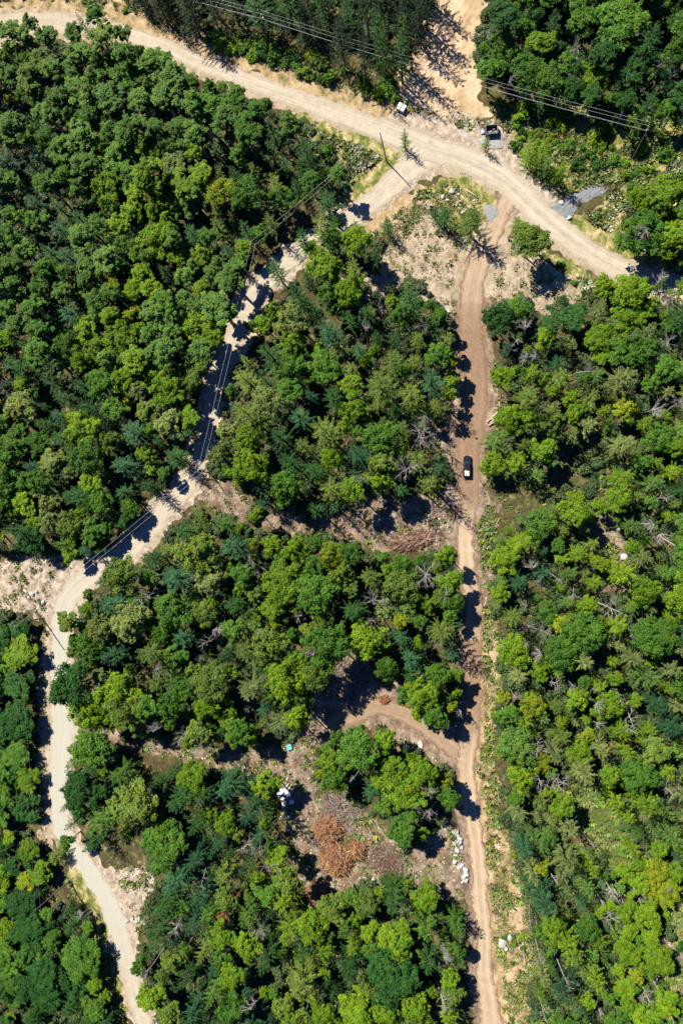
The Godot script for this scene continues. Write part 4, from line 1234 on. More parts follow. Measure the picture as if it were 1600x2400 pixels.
func verge_plants() -> void:
	var grass := tuft(18, 0.42, 0.42, 0.10)
	var weed := tuft(16, 0.62, 0.5, 0.26)
	var pebble := rock_mesh(500)
	var gm := mat("grass_blade", C(.24, .24, .10), 0.8, true, true, 0.3)
	var xf := []; var cols := []; var wx := []; var wc := []; var px := []; var pc := []
	# zone, grass, weeds, pebbles, share of dry grass
	for job in [["bank", 2600, 700, 500, .6], ["bank_edge", 700, 200, 60, .5], ["island", 1100, 1100, 1300, .35], ["pad_island", 700, 140, 500, .6], ["pad_left", 900, 120, 500, .7], ["east_verge", 2400, 2200, 1500, .35], ["pad_verge", 700, 700, 160, .3], ["ne_bank", 1200, 3600, 500, .2], ["track_verge", 3600, 1500, 1500, .6], ["meadow", 4200, 500, 0, .12], ["young", 2500, 5200, 200, .15], ["sw_bank", 500, 800, 300, .4], ["pad", 700, 150, 1700, .75], ["corridor", 250, 250, 900, .7], ["gap", 120, 120, 900, .7], ["spur_clearing", 1500, 650, 2600, .6], ["west_clearing", 300, 200, 900, .7], ["sw_clearing", 120, 80, 600, .6], ["shoulder", 500, 200, 900, .7], ["west_shoulder", 150, 150, 700, .5], ["sand_strip", 60, 60, 200, .5], ["hole_a", 100, 500, 200, .4], ["hole_b", 60, 80, 250, .5], ["hole_c", 150, 300, 300, .5]]:
		var zone: PackedVector2Array = Z[job[0]]
		for q in random_in(zone, job[1]):
			var p := on(q.x, q.y)
			if not off_road(p) or edge_noise.get_noise_2d(p.x * 0.6, p.z * 0.6) < -0.08: continue
			var s := rr(0.6, 1.5)
			xf.append(Transform3D(Basis(Vector3.UP, rr(0, TAU)).scaled(Vector3(s, s * rr(.6, 1.2), s)), p - Vector3(0, 0.08, 0)))
			cols.append(Color(rr(.8, 1), rr(.7, .85), rr(.5, .8)) if rng.randf() < job[4] else Color(rr(.25, .5), rr(.5, .72), rr(.12, .3)))
		for q in random_in(zone, job[2]):
			var p := on(q.x, q.y)
			if not off_road(p) or edge_noise.get_noise_2d(p.x * 0.5 + 90, p.z * 0.5) < -0.02: continue
			var s := rr(0.7, 2.1)
			wx.append(Transform3D(Basis(Vector3.UP, rr(0, TAU)).scaled(Vector3(s, s * rr(.7, 1.4), s)), p - Vector3(0, 0.08, 0)))
			var t := rr(0.55, 1.0)
			var white: bool = job[0] in ["island", "pad_island", "east_verge", "pad_verge"] and edge_noise.get_noise_2d(p.x * 0.9, p.z * 0.9 + 40) > 0.12
			wc.append(Color(.95, .95, .9) if white else Color(t * rr(.28, .55), t * rr(.42, .62), t * rr(.1, .25)) if rng.randf() < .93 else Color(.7, .66, .2))
		for q in random_in(zone, job[3]):
			var p := on(q.x, q.y)
			if not off_road(p): continue
			var s := 0.07 + 0.22 * pow(rng.randf(), 3.0)
			px.append(Transform3D(Basis.from_euler(Vector3(rr(0, TAU), rr(0, TAU), 0)).scaled(Vector3.ONE * s), p + Vector3(0, -0.02, 0)))
			var t := rr(0.5, 1.0)
			pc.append(Color(t, t * .95, t * .88))
	for r in R:
		for q in sample_road(R[r]):
			for k in 3:
				var u := rr(0.5, 1.1) * (1 if rng.randf() < 0.5 else -1)
				var p: Vector3 = q[0] + Vector3(-q[1].z, 0, q[1].x) * u * q[2]
				var s := 0.05 + 0.13 * pow(rng.randf(), 3.0)
				px.append(Transform3D(Basis.from_euler(Vector3(rr(0, TAU), rr(0, TAU), 0)).scaled(Vector3.ONE * s), Vector3(p.x, gy(p.x, p.z) + 0.06, p.z)))
				var t := rr(0.4, 0.9)
				pc.append(Color(t, t * .94, t * .86))
	# and on any bare ground between: litter, seedlings and small stones
	for i in 16000:
		var q := Vector2(rr(-20, 1620), rr(-20, 2420))
		var wooded := false
		for st in S:
			if Geometry2D.is_point_in_polygon(q, S[st]):
				wooded = true
				break
		if wooded and rng.randf() < 0.6: continue
		if Geometry2D.is_point_in_polygon(q, Z.sand) and rng.randf() < 0.85: continue
		var p := on(q.x, q.y)
		if not off_road(p): continue
		var s := rr(0.6, 1.6)
		var roll := rng.randf()
		if roll < 0.35:
			wx.append(Transform3D(Basis(Vector3.UP, rr(0, TAU)).scaled(Vector3(s, s, s)), p - Vector3(0, 0.08, 0)))
			var t := rr(0.4, 0.9)
			wc.append(Color(t * rr(.28, .55), t * rr(.42, .62), t * rr(.1, .25)))
		elif roll < 0.7:
			xf.append(Transform3D(Basis(Vector3.UP, rr(0, TAU)).scaled(Vector3(s, s, s)), p - Vector3(0, 0.08, 0)))
			cols.append(Color(rr(.5, 1), rr(.5, .8), rr(.3, .6)))
		else:
			s = 0.06 + 0.2 * pow(rng.randf(), 3.0)
			px.append(Transform3D(Basis.from_euler(Vector3(rr(0, TAU), rr(0, TAU), 0)).scaled(Vector3.ONE * s), p - Vector3(0, 0.02, 0)))
			var t := rr(0.35, 0.9)
			pc.append(Color(t, t * .93, t * .84))
	scatter("grass", grass, gm, xf, cols)
	scatter("weeds", weed, mat("weed_leaf", C(.40, .42, .30), 0.8, true, true, 0.3), wx, wc)
	scatter("scattered_stones", pebble, mat("pebble", C(.52, .50, .47), 0.9), px, pc)
	# shrubs one can tell apart: on the bank above the road, below the wires and beside the tracks
	var naming := []
	for job in [["ne_bank", 95, 1.0, 2.1, "slope below the wires"], ["east_verge", 34, 0.7, 1.5, "gravel drive verge"], ["bank", 20, 0.6, 1.1, "dry roadside bank"], ["track_verge", 34, 0.5, 1.0, "dirt track verge"], ["young", 70, 0.8, 1.8, "lower right scrub"], ["pad_verge", 12, 0.6, 1.2, "pad edge strip"], ["island", 10, 0.6, 1.0, "weedy fork triangle"], ["foot", 46, 1.0, 2.2, "north wood's foot"]]:
		var spots := random_in(Z[job[0]], job[1]) if job[0] != "foot" else []
		if job[0] == "foot":
			for i in job[1]:
				var x := rr(480, 930)
				spots.append(Vector2(x, 62 + (x - 480) * 0.30 + rr(0, 46)))
		for q in spots:
			var p := on(q.x, q.y)
			var free: bool = q.x > 0 and q.x < 1600 and q.y > 0 and q.y < 2400 and off_road(p)
			for g in ["gravel", "gravel_b", "gravel_c"]:
				for d in [Vector2.ZERO, Vector2(14, 0), Vector2(-14, 0), Vector2(0, 14), Vector2(0, -14)]:
					if Geometry2D.is_point_in_polygon(q + d, Z[g]): free = false
			if not free: continue
			var k := rng.randi() % 4
			var tn: String = ["g", "y", "g", "o", "d", "y"][rng.randi() % 6]
			var o := Node3D.new()
			o.name = numbered("shrub")
			add_child(o)
			var s := rr(job[2], job[3])
			o.transform = Transform3D(Basis(Vector3.UP, rr(0, TAU)).scaled(Vector3(s, s * rr(.8, 1.3), s)), p - Vector3(0, 0.1, 0))
			part("stems", shapes.K[k][0], mats.bark, o)
			part("foliage", shapes.K[k][1], tone[tn][rng.randi() % 3], o)
			naming.append([o, ("large " if s > 1.6 else "small " if s < 0.8 else "") + TONE[tn] + " shrub", job[4], q.x, q.y, "shrub", "shrubs of the banks and verges"])
	name_all(naming)


# ---------------------------------------------------------------- the pickup
func truck() -> void:
	var p := on(1093, 1094)
	p.y += 0.05
	var o := thing("pickup_truck", "black crew cab pickup with a white load, driving up the dirt track", "pickup truck", p, deg_to_rad(-1.5))
	var paint := mat("black_paint", C(.006, .008, .013), 0.3, false)
	paint.metallic_specular = 0.3
	paint.clearcoat_enabled = true
	paint.clearcoat = 0.4
	paint.clearcoat_roughness = 0.05
	var black := mat("black_plastic", C(.02, .02, .022), 0.6, false)
	var glass := mat("dark_glass", C(.02, .045, .055), 0.06, false)
	glass.metallic_specular = 0.9
	var chrome := mat("chrome", C(.6, .61, .63), 0.18, false)
	chrome.metallic = 0.9
	var rubber := mat("rubber", C(.018, .018, .018), 0.9, false)
	# front at -z
	var mb := MB.new()
	mb.loft([mb.outline(1.84, 5.70, 0.25), mb.outline(1.98, 5.86, 0.32), mb.outline(2.0, 5.86, 0.32), mb.outline(1.96, 5.80, 0.32)], [0.42, 0.55, 0.95, 1.06], false)
	# hood and the deck between hood and cab
	mb.loft([mb.outline(1.96, 1.62, 0.3, 0, -2.08), mb.outline(1.86, 1.52, 0.3, 0, -2.06), mb.outline(1.60, 1.36, 0.3, 0, -2.04)], [1.06, 1.15, 1.19], true, false)
	part("body", mb.mesh(), paint, o)
	mb = MB.new()
	for sx in [-0.45, 0.45]: mb.box(Vector3(sx, 1.195, -2.0), Vector3(0.06, 0.03, 1.1), 0.01)
	part("hood_crease", mb.mesh(), paint, o)
	# cab: glass house and roof
	mb = MB.new()
	mb.loft([mb.outline(1.84, 2.36, 0.12, 0, -0.12), mb.outline(1.52, 1.62, 0.12, 0, 0.02)], [1.06, 1.74], false, false)
	var cab := part("cab", mb.mesh(), paint, o)
	mb = MB.new()
	mb.loft([mb.outline(1.54, 1.64, 0.16, 0, 0.02), mb.outline(1.50, 1.60, 0.16, 0, 0.02), mb.outline(1.30, 1.40, 0.16, 0, 0.02)], [1.74, 1.80, 1.835], true, false)
	part("roof", mb.mesh(), paint, o)
	mb = MB.new()
	mb.quad(Vector3(-0.80, 1.11, -1.275), Vector3(0.80, 1.11, -1.275), Vector3(0.66, 1.70, -0.815), Vector3(-0.66, 1.70, -0.815), Vector3(0, 1, -1))
	part("windshield", mb.mesh(), glass, o)
	mb = MB.new()
	mb.quad(Vector3(-0.76, 1.20, 1.025), Vector3(0.76, 1.20, 1.025), Vector3(0.66, 1.68, 0.885), Vector3(-0.66, 1.68, 0.885), Vector3(0, 0.5, 1))
	part("rear_window", mb.mesh(), glass, o)
	for sx in [-1.0, 1.0]:
		for z in [[-1.0, -0.16, -0.62, -0.16], [-0.06, 0.86, -0.06, 0.72]]:
			mb = MB.new()
			mb.quad(Vector3(sx * 0.905, 1.14, z[0]), Vector3(sx * 0.905, 1.14, z[1]), Vector3(sx * 0.795, 1.68, z[3]), Vector3(sx * 0.795, 1.68, z[2]), Vector3(sx, 0.4, 0))
			part("side_window", mb.mesh(), glass, o)
		mb = MB.new()
		mb.box(Vector3(sx * 1.12, 1.18, -0.98), Vector3(0.26, 0.2, 0.12), 0.04)
		part("mirror", mb.mesh(), chrome, o)
		mb = MB.new()
		mb.box(Vector3(sx * 0.74, 0.86, -2.90), Vector3(0.42, 0.2, 0.1), 0.03)
		part("headlight", mb.mesh(), mat("lamp_lens", C(.75, .76, .78), 0.1, false), o)
		mb = MB.new()
		mb.box(Vector3(sx * 0.88, 0.86, 2.90), Vector3(0.16, 0.36, 0.06), 0.02)
		part("tail_light", mb.mesh(), mat("red_lens", C(.3, .015, .012), 0.2, false), o)
		for z in [-1.85, 1.75]:
			mb = MB.new()
			mb.tube([Vector3(sx * 0.98, 0.38, z), Vector3(sx * 0.96, 0.38, z), Vector3(sx * 0.74, 0.38, z), Vector3(sx * 0.72, 0.38, z)], [0.34, 0.39, 0.39, 0.34], 20)
			var wheel := part("wheel", mb.mesh(), rubber, o)
			mb = MB.new()
			mb.tube([Vector3(sx * 0.985, 0.38, z), Vector3(sx * 0.95, 0.38, z)], [0.22, 0.24], 14)
			part("rim", mb.mesh(), chrome, wheel)
	# bed: floor, rails and tailgate above the body
	mb = MB.new()
	mb.box(Vector3(0, 1.075, 2.0), Vector3(1.6, 0.02, 1.72), 0.004)
	part("bed_floor", mb.mesh(), black, o)
	for sx in [-1.0, 1.0]:
		mb = MB.new()
		mb.box(Vector3(sx * 0.9, 1.25, 1.98), Vector3(0.16, 0.38, 1.86), 0.03)
		part("bed_rail", mb.mesh(), paint, o)
	mb = MB.new()
	mb.box(Vector3(0, 1.24, 2.88), Vector3(1.66, 0.36, 0.08), 0.02)
	part("tailgate", mb.mesh(), paint, o)
	for z in [[-2.95, "front_bumper"], [2.97, "rear_bumper"]]:
		mb = MB.new()
		mb.box(Vector3(0, 0.58, z[0]), Vector3(1.86, 0.2, 0.12), 0.04)
		part(z[1], mb.mesh(), black, o)
	mb = MB.new()
	for i in 5: mb.box(Vector3(0, 0.76 + i * 0.06, -2.935), Vector3(1.0, 0.025, 0.03), 0.006)
	part("grille", mb.mesh(), chrome, o)
	# the load: a lumpy white sheet over sacks
	mb = MB.new()
	var g := 14
	var f := func(i: int, j: int) -> Vector3:
		var u := 2.0 * i / g - 1.0; var w := 2.0 * j / g - 1.0
		var e := 1.0 - pow(maxf(absf(u), absf(w)), 8.0)
		return Vector3(u * 0.62 + 0.05 * w, 0.04 + 0.34 * e + 0.05 * sin(u * 5.0) * cos(w * 4.0 + u) * e, w * 0.68 + 0.06 * sin(u * 3.0))
	for i in g:
		for j in g: mb.quad(f.call(i, j), f.call(i + 1, j), f.call(i + 1, j + 1), f.call(i, j + 1), Vector3.UP)
	var l := part("white_load", mb.mesh(), mat("white_sheet", C(.70, .71, .70), 0.8, false), self)
	l.transform = Transform3D(Basis(Vector3.UP, deg_to_rad(-1.5)), p + Vector3(0.02, 1.07, 1.98))
	tag(l, "crumpled white sheet over the load in the bed of the black pickup", "tarpaulin")


# ---------------------------------------------------------------- small things
func small_things() -> void:
	# a pair of concrete boxes with lids
	for k in 2:
		var p := on(936 + k * 9, 254 + k * 5)
		var o := thing("concrete_box", ["left", "right"][k] + " box of the pair of pale concrete boxes beside the upper road", "concrete box", p, deg_to_rad(-32), "pair of concrete boxes")
		var conc := stone_mat("concrete", C(.40, .42, .43), 0.8)
		var mb := MB.new()
		mb.box(Vector3(0, 0.55, 0), Vector3(1.0, 1.2, 1.9), 0.04)
		part("box", mb.mesh(), conc, o)
		mb = MB.new()
		mb.box(Vector3(0, 1.2, 0), Vector3(1.08, 0.12, 1.98), 0.03)
		var lid := part("lid", mb.mesh(), stone_mat("concrete_lid", C(.55, .58, .60), 0.8), o)
		mb = MB.new()
		for z in [-0.6, 0.6]: mb.box(Vector3(0, 1.27, z), Vector3(0.3, 0.04, 0.06), 0.01)
		part("handle", mb.mesh(), mat("pole_metal", C(.4, .4, .4)), lid)
	# an open steel bin with rubbish in it
	var bp := on(1150, 312)
	var bin := thing("open_bin", "open-topped dark steel bin holding rubbish on the grey gravel patch", "dumpster", bp, deg_to_rad(2))
	var steel := stone_mat("bin_steel", C(.05, .055, .06), 0.8)
	for w in [[0, -1.25, 3.3, 0.1], [0, 1.25, 3.3, 0.1], [-1.6, 0, 0.1, 2.4], [1.6, 0, 0.1, 2.4]]:
		var mb := MB.new()
		mb.box(Vector3(w[0], 0.85, w[1]), Vector3(w[2], 1.7, w[3]), 0.02)
		var wall := part("wall", mb.mesh(), steel, bin)
		mb = MB.new()
		mb.box(Vector3(w[0], 1.74, w[1]), Vector3(w[2] + 0.08, 0.1, w[3] + 0.08), 0.02)
		part("rim", mb.mesh(), stone_mat("bin_rim", C(.17, .175, .18), 0.8), wall)
	var fm := MB.new()
	fm.box(Vector3(0, 0.25, 0), Vector3(3.1, 0.4, 2.4), 0.02)
	part("floor", fm.mesh(), stone_mat("bin_floor", C(.13, .12, .115), 0.5), bin)
	for k in 6:
		var mb := MB.new()
		mb.box(Vector3.ZERO, Vector3(rr(.3, .8), rr(.2, .45), rr(.3, .6)), 0.04)
		var o := part("rubbish_piece", mb.mesh(), mat("rubbish_%d" % (k % 3), [C(.6, .58, .55), C(.35, .22, .15), C(.2, .24, .3)][k % 3], 0.8, false), self)
		o.transform = Transform3D(Basis.from_euler(Vector3(rr(-.3, .3), rr(0, TAU), rr(-.3, .3))), bp + Vector3(-1.1 + k * 0.45, 0.62, rr(-.7, .9)))
		tag(o, ["white", "brown", "grey-blue"][k % 3] + " piece of rubbish in the open bin, %s from the left" % ordinal(k + 1), "rubbish", "rubbish in the open bin")
	var wb := MB.new()
	wb.box(Vector3(0, 0.3, 0), Vector3(0.8, 0.6, 1.0), 0.06)
	var crate := part("plastic_crate", wb.mesh(), mat("grey_plastic", C(.36, .37, .38), 0.6, false), self)
	crate.position = on(1130, 312)
	tag(crate, "pale plastic crate standing left of the open dark bin", "crate")
	# boards, blue drum and white sack at the edge of the middle stand
	var wood := stone_mat("grey_board", C(.42, .37, .33), 0.9)
	for k in 7:
		var mb := MB.new()
		mb.box(Vector3.ZERO, Vector3(0.28, 0.07, rr(2.0, 3.2)), 0.01)
		var o := part("board", mb.mesh(), wood, self)
		var p := on(1019 + k * 2.0, 713 + rr(-3, 4))
		o.transform = Transform3D(Basis.from_euler(Vector3(rr(-.1, .1), rr(-.35, .05), rr(-.1, .1))), p + Vector3(0, 0.2 + 0.08 * (k % 3), 0))
		tag(o, "%s weathered grey board from the left in the pile by the blue drum" % ordinal(k + 1), "board", "boards piled by the blue drum")
	var drum := thing("blue_drum", "long blue plastic drum lying beside the grey board pile", "drum", on(1030, 728), deg_to_rad(38))
	var dm := MB.new()
	var pts := []; var rad := []
	for i in 9:
		pts.append(Vector3(-1.0 + i * 0.25, 0.3, 0))
		rad.append(0.24 if i == 0 or i == 8 else 0.3 if i % 2 else 0.285)
	dm.tube(pts, rad, 16)
	part("drum", dm.mesh(), mat("blue_plastic", C(.02, .26, .42), 0.35, false), drum)
	dm = MB.new()
	dm.tube([Vector3(1.0, 0.42, 0), Vector3(1.04, 0.42, 0)], [0.05, 0.05], 8)
	part("bung", dm.mesh(), mat("white_plastic", C(.68, .69, .68)), drum)
	sack("white_sack", "bulging white sack on the grass right of the blue drum", on(1046, 732), Vector3(0.75, 0.55, 0.7), C(.74, .75, .76))
	# rubbish of the spur clearing
	var tub := thing("blue_tub", "small square blue tub with a pale rim in deep shade", "tub", on(678, 1751), 0.3)
	for w in [[0, -0.6, 1.35, 0.08], [0, 0.6, 1.35, 0.08], [-0.64, 0, 0.08, 1.12], [0.64, 0, 0.08, 1.12]]:
		var mb := MB.new()
		mb.box(Vector3(w[0], 0.35, w[1]), Vector3(w[2], 0.7, w[3]), 0.02)
		part("side", mb.mesh(), mat("pale_blue", C(.30, .48, .62), 0.5, false), tub)
	var tf := MB.new()
	tf.box(Vector3(0, 0.3, 0), Vector3(1.2, 0.5, 1.1), 0.02)
	part("contents", tf.mesh(), mat("blue_sheet", C(.03, .28, .5), 0.5, false), tub)
	sack("teal_bag", "small teal and white bag at the edge of the yellow-green grove", on(737, 1808), Vector3(0.6, 0.4, 0.7), C(.15, .5, .45))
	for k in 16:
		var q := Vector2(665 + rr(-16, 18), 1872 + rr(-22, 20))
		var cl: Color = [C(.7, .71, .74), C(.05, .12, .3), C(.6, .62, .64), C(.5, .5, .5)][k % 4]
		sack("rubbish_bag", ["white", "dark blue", "pale", "grey"][k % 4] + " bag of the rubbish heap by the clearing, %s of the heap" % ordinal(k / 4 + 1), on(q.x, q.y), Vector3(rr(.35, .8), rr(.25, .5), rr(.35, .7)), cl, "bags of the rubbish heap")
	for k in 6:
		var mb := MB.new()
		mb.tube([Vector3(0, 0.15, 0), Vector3(1.6, 0.5, -2.6)], [0.09, 0.06], 6)
		var o := part("pipe", mb.mesh(), mat("grey_pipe", C(.45, .46, .47), 0.5, false), self)
		o.position = on(660 + k * 4, 1856 + k * 2)
		o.rotation.y = rr(-.15, .15)
		tag(o, "%s grey pipe from the left, leaning at the rubbish heap" % ordinal(k + 1), "pipe", "pipes at the rubbish heap")
	# a coil of white pipe beside the spur
	var cp := on(966, 1744)
	var coil := thing("pipe_coil", "coil of white pipe at the edge of the spur track", "coil", cp)
	for k in 4:
		var mb := MB.new()
		var ring := []; var rads := []
		for i in 25:
			var a := -0.6 + i / 24.0 * (3.6 + k * 0.3)
			ring.append(Vector3(cos(a) * (1.7 + k * 0.28), 0.15 + 0.1 * k, sin(a) * (1.3 + k * 0.25)))
			rads.append(0.075)
		mb.tube(ring, rads, 6)
		part("loop", mb.mesh(), mat("white_plastic", C(.68, .69, .68)), coil)
	var orange := thing("brush_heap", "small heap of rust-coloured dead brush on the spur track", "brush heap", on(901, 1640))
	heap(orange, 1.2, 0.5, 120, C(.28, .11, .05), 0.7)

func sack(called: String, label: String, p: Vector3, s: Vector3, col: Color, group := "") -> void:
	var mb := MB.new()
	var sx := 12; var sy := 8
	var ph := rr(0, 9)
	var f := func(i: int, j: int) -> Vector3:
		var a := TAU * (i % sx) / sx; var b := PI * j / sy - PI / 2
		var k := 1.0 + 0.14 * sin(a * 3 + ph) * cos(b * 2 + ph) + 0.07 * sin(a * 7 + b * 5)
		return Vector3(cos(a) * cos(b) * s.x * k, s.y * 0.6 + sin(b) * s.y * (0.6 if b < 0 else 1.0) * k, sin(a) * cos(b) * s.z * k)
	for i in sx:
		for j in sy: mb.quad(f.call(i, j), f.call(i + 1, j), f.call(i + 1, j + 1), f.call(i, j + 1), f.call(i, j) + f.call(i + 1, j + 1) - Vector3(0, s.y * 1.2, 0))
	var o := part(called, mb.mesh(), mat("sack_%s" % col.to_html(), col, 0.7, false), self)
	o.position = p
	o.rotation.y = rr(0, TAU)
	tag(o, label, "bag", group)


func heap(o: Node3D, rad: float, tall: float, sticks: int, lin: Color, flat := 1.0) -> void:
	var mb := MB.new()
	var rings := 7; var seg := 20
	var lump := func(q: Vector2) -> float: return 0.75 * tall * mid.get_noise_2d(q.x * 4 + 30, q.y * 4)
	var f := func(k: int, i: int) -> Vector3:
		var t := float(k) / rings
		var a := TAU * (i % seg) / seg
		var q := Vector2(cos(a), sin(a)) * rad * 0.86 * t * (1.0 + 0.6 * edge_noise.get_noise_2d(cos(a) * 4 + o.position.x, sin(a) * 4 + o.position.z))
		return Vector3(q.x, tall * (1.0 - t * t) + 0.75 * tall * mid.get_noise_2d(q.x * 4 + 30, q.y * 4) - 0.1, q.y * flat)
	for k in rings:
		for i in seg:
			var s := rr(0.6, 1.0)
			mb.col = Color(s, s, s)
			mb.quad(f.call(k, i), f.call(k, i + 1), f.call(k + 1, i + 1), f.call(k + 1, i), Vector3.UP)
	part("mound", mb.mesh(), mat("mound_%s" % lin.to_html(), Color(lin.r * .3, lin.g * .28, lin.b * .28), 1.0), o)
	var st := MB.new()
	st.tube([Vector3(-0.5, 0, 0), Vector3(0.02, 0.06, 0.05), Vector3(0.5, 0, -0.02)], [0.06, 0.05, 0.02], 4)
	var xf := []; var cols := []
	for i in sticks:
		var a := rr(0, TAU); var t := sqrt(rng.randf())
		var q := Vector3(cos(a) * rad * t * 1.05, 0, sin(a) * rad * t * flat * 1.05)
		q.y = tall * (1.0 - t * t) * 0.95 + lump.call(Vector2(q.x, q.z)) * 0.86 + rr(-0.05, 0.4)
		var ln := 0.5 + 2.4 * pow(rng.randf(), 2.0)
		xf.append(Transform3D(Basis.from_euler(Vector3(0, rr(0, TAU), rr(-.65, .65))) * Basis.from_scale(Vector3(ln, rr(0.7, 1.7), rr(0.7, 1.7))), q))
		var s := rr(0.35, 1.0)
		cols.append(Color(s * .75, s * 1.15, s * 1.7).clamp() if rng.randf() < 0.22 else Color(s, s * rr(.7, 1.05), s * rr(.6, 1.1)).clamp())
	scatter("sticks", st.mesh(), mat("stick_%s" % lin.to_html(), lin, 0.9), xf, cols, o)

func slash_piles() -> void:
	var rust := C(.33, .175, .085)
	for q in [[770, 1943, 3.7, 2.3, 1100, "tall rust-brown pile of cut branches, uppermost in the clearing"], [788, 2012, 4.4, 2.2, 1400, "widest rust-brown pile of cut branches, in the middle of the clearing"], [838, 1990, 2.5, 1.8, 450, "reddish pile of cut branches on the right of the widest pile"], [742, 2092, 2.9, 1.2, 520, "lowest rust-brown pile of cut branches, beside the lower left wood"]]:
		var p := on(q[0], q[1])
		var o := thing("slash_pile", q[5], "brush pile", p, rr(0, TAU), "piles of cut branches")
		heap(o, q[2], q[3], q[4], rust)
		for k in 8:
			var mb := MB.new()
			var a := rr(0, TAU)
			var c := Vector3(rr(-.6, .6) * q[2], q[3] * 0.8, rr(-.6, .6) * q[2])
			var d := Vector3(cos(a), rr(-.2, .2), sin(a)) * rr(0.8, 1.6)
			mb.tube([c - d, c + d], [0.09, 0.06], 6)
			part("limb", mb.mesh(), stone_mat("split_wood", C(.50, .36, .24), 0.8), o)
	for q in [[800, 1896, 5.6, 0.45, 700, "low mat of grey brush above the tallest rust-brown pile"], [905, 2015, 4.5, 0.35, 420, "thin mat of brown brush left of the white boulders"], [790, 1570, 4.0, 0.5, 420, "low grey brush heap at the top of the spur clearing"], [835, 1585, 4.0, 0.45, 380, "low grey brush heap beside the southern stand"]]:
		var p := on(q[0], q[1])
		heap(thing("brush_mat", q[5], "brush pile", p, rr(0, TAU), "low mats of brush"), q[2], q[3], q[4], C(.27, .225, .185) if q[0] != 905 else C(.22, .15, .115))
	# the log heap below the middle stand
	var hp := on(962, 1266)
	var h := thing("log_heap", "heap of reddish branches and pale logs in the dirt gap", "brush pile", hp, 0.15)
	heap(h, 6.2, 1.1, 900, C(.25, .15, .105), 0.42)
	for k in 34:
		var mb := MB.new()
		var a := rr(-0.7, 0.5) + (PI / 2 if k % 5 == 0 else 0.0)
		var c := Vector3(rr(-4.8, 4.8), 0, rr(-1.7, 1.7))
		c.y = 0.75 + 0.5 * (1.0 - absf(c.x) / 6.0)
		var d := Vector3(cos(a), rr(-.12, .12), -sin(a)) * rr(0.7, 1.9)
		mb.tube([c - d, c, c + d], [0.10, 0.09, 0.06], 7)
		part("log", mb.mesh(), stone_mat(["log_pale", "log_grey", "log_red"][k % 3], [C(.52, .43, .34), C(.40, .35, .31), C(.34, .19, .13)][k % 3], 0.8), h)


func boulders() -> void:
	var shapes_ := []
	for i in 6: shapes_.append(rock_mesh(900 + i))
	var white := stone_mat("white_stone", C(.44, .44, .44), 0.9)
	var spots := []
	for i in 92:
		var t := rng.randf()
		var y := 1946.0 + t * 122.0
		var x := lerpf(1064, 1087, t) + sin(t * 9) * 3.0 + rr(-10, 10) * (0.6 + 0.5 * sin(t * PI))
		spots.append([x, y, 0.22 + 0.55 * pow(rng.randf(), 1.8)])
	spots.sort_custom(func(a, b): return a[1] < b[1])
	var n := 0
	for s in spots:
		n += 1
		var o := part("boulder", shapes_[n % 6], white, self)
		var p := on(s[0], s[1])
		o.transform = Transform3D(Basis.from_euler(Vector3(rr(-.4, .4), rr(0, TAU), rr(-.4, .4))).scaled(Vector3.ONE * s[2]), p + Vector3(0, s[2] * 0.35, 0))
		tag(o, "%s white boulder from the top of the line beside the dirt track" % ordinal(n), "boulder", "white boulders beside the dirt track")
	for s in [[1176, 2207, 1.35, "largest of three white boulders by the lower dirt track"], [1192, 2196, .95, "white boulder up and right of the largest by the lower track"], [1184, 2223, .75, "smallest of three white boulders by the lower dirt track"], [1459, 1304, 1.3, "lone white boulder on bare soil inside the right hand forest"], [1444, 1232, .7, "pale boulder at the top of the bare soil in the right forest"], [1448, 1240, .5, "small pale boulder below another on the bare soil in the right forest"], [1058, 449, .9, "bluish white boulder in the weeds inside the road bend"], [1036, 462, .7, "white boulder left of the bluish one inside the road bend"], [1074, 456, .6, "white boulder right of the bluish one inside the road bend"], [1048, 470, .55, "white boulder just below the bluish one inside the road bend"], [1314, 477, .8, "grey boulder at the corner of the blue gravel drive"], [1332, 512, .7, "grey boulder below the mouth of the blue gravel drive"], [78, 1392, .8, "largest pale boulder in the west clearing"], [70, 1400, .6, "pale boulder left of the largest in the west clearing"], [88, 1386, .5, "small pale boulder right of the largest in the west clearing"], [102, 1410, .7, "pale boulder at the road edge of the west clearing"]]:
		var o := part("boulder", shapes_[int(s[0]) % 6], white, self)
		o.transform = Transform3D(Basis.from_euler(Vector3(rr(-.3, .3), rr(0, TAU), rr(-.3, .3))).scaled(Vector3.ONE * s[2]), on(s[0], s[1]) + Vector3(0, s[2] * 0.3, 0))
		tag(o, s[3], "boulder", "boulders lying about")
	for job in [[312, 2158, 12, 14.0, 6.0, .3, .6, "%s small white boulder beside the lower left road, counted from the left"], [872, 2062, 12, 22.0, 5.0, .25, .55, "%s small white boulder below the clearing, counted from the left"], [668, 1906, 14, 16.0, 14.0, .2, .5, "%s small pale rock under the rubbish heap, counted from the left"]]:
		var xs := []
		for i in job[2]: xs.append(job[0] + rr(-job[3], job[3]))
		xs.sort()
		for i in job[2]:
			var s := rr(job[5], job[6])
			var o := part("boulder", shapes_[i % 6], white, self)
			o.transform = Transform3D(Basis.from_euler(Vector3(rr(-.3, .3), rr(0, TAU), rr(-.3, .3))).scaled(Vector3.ONE * s), on(xs[i], job[1] + rr(-job[4], job[4])) + Vector3(0, s * 0.3, 0))
			tag(o, job[7] % ordinal(i + 1), "boulder", "small boulders")


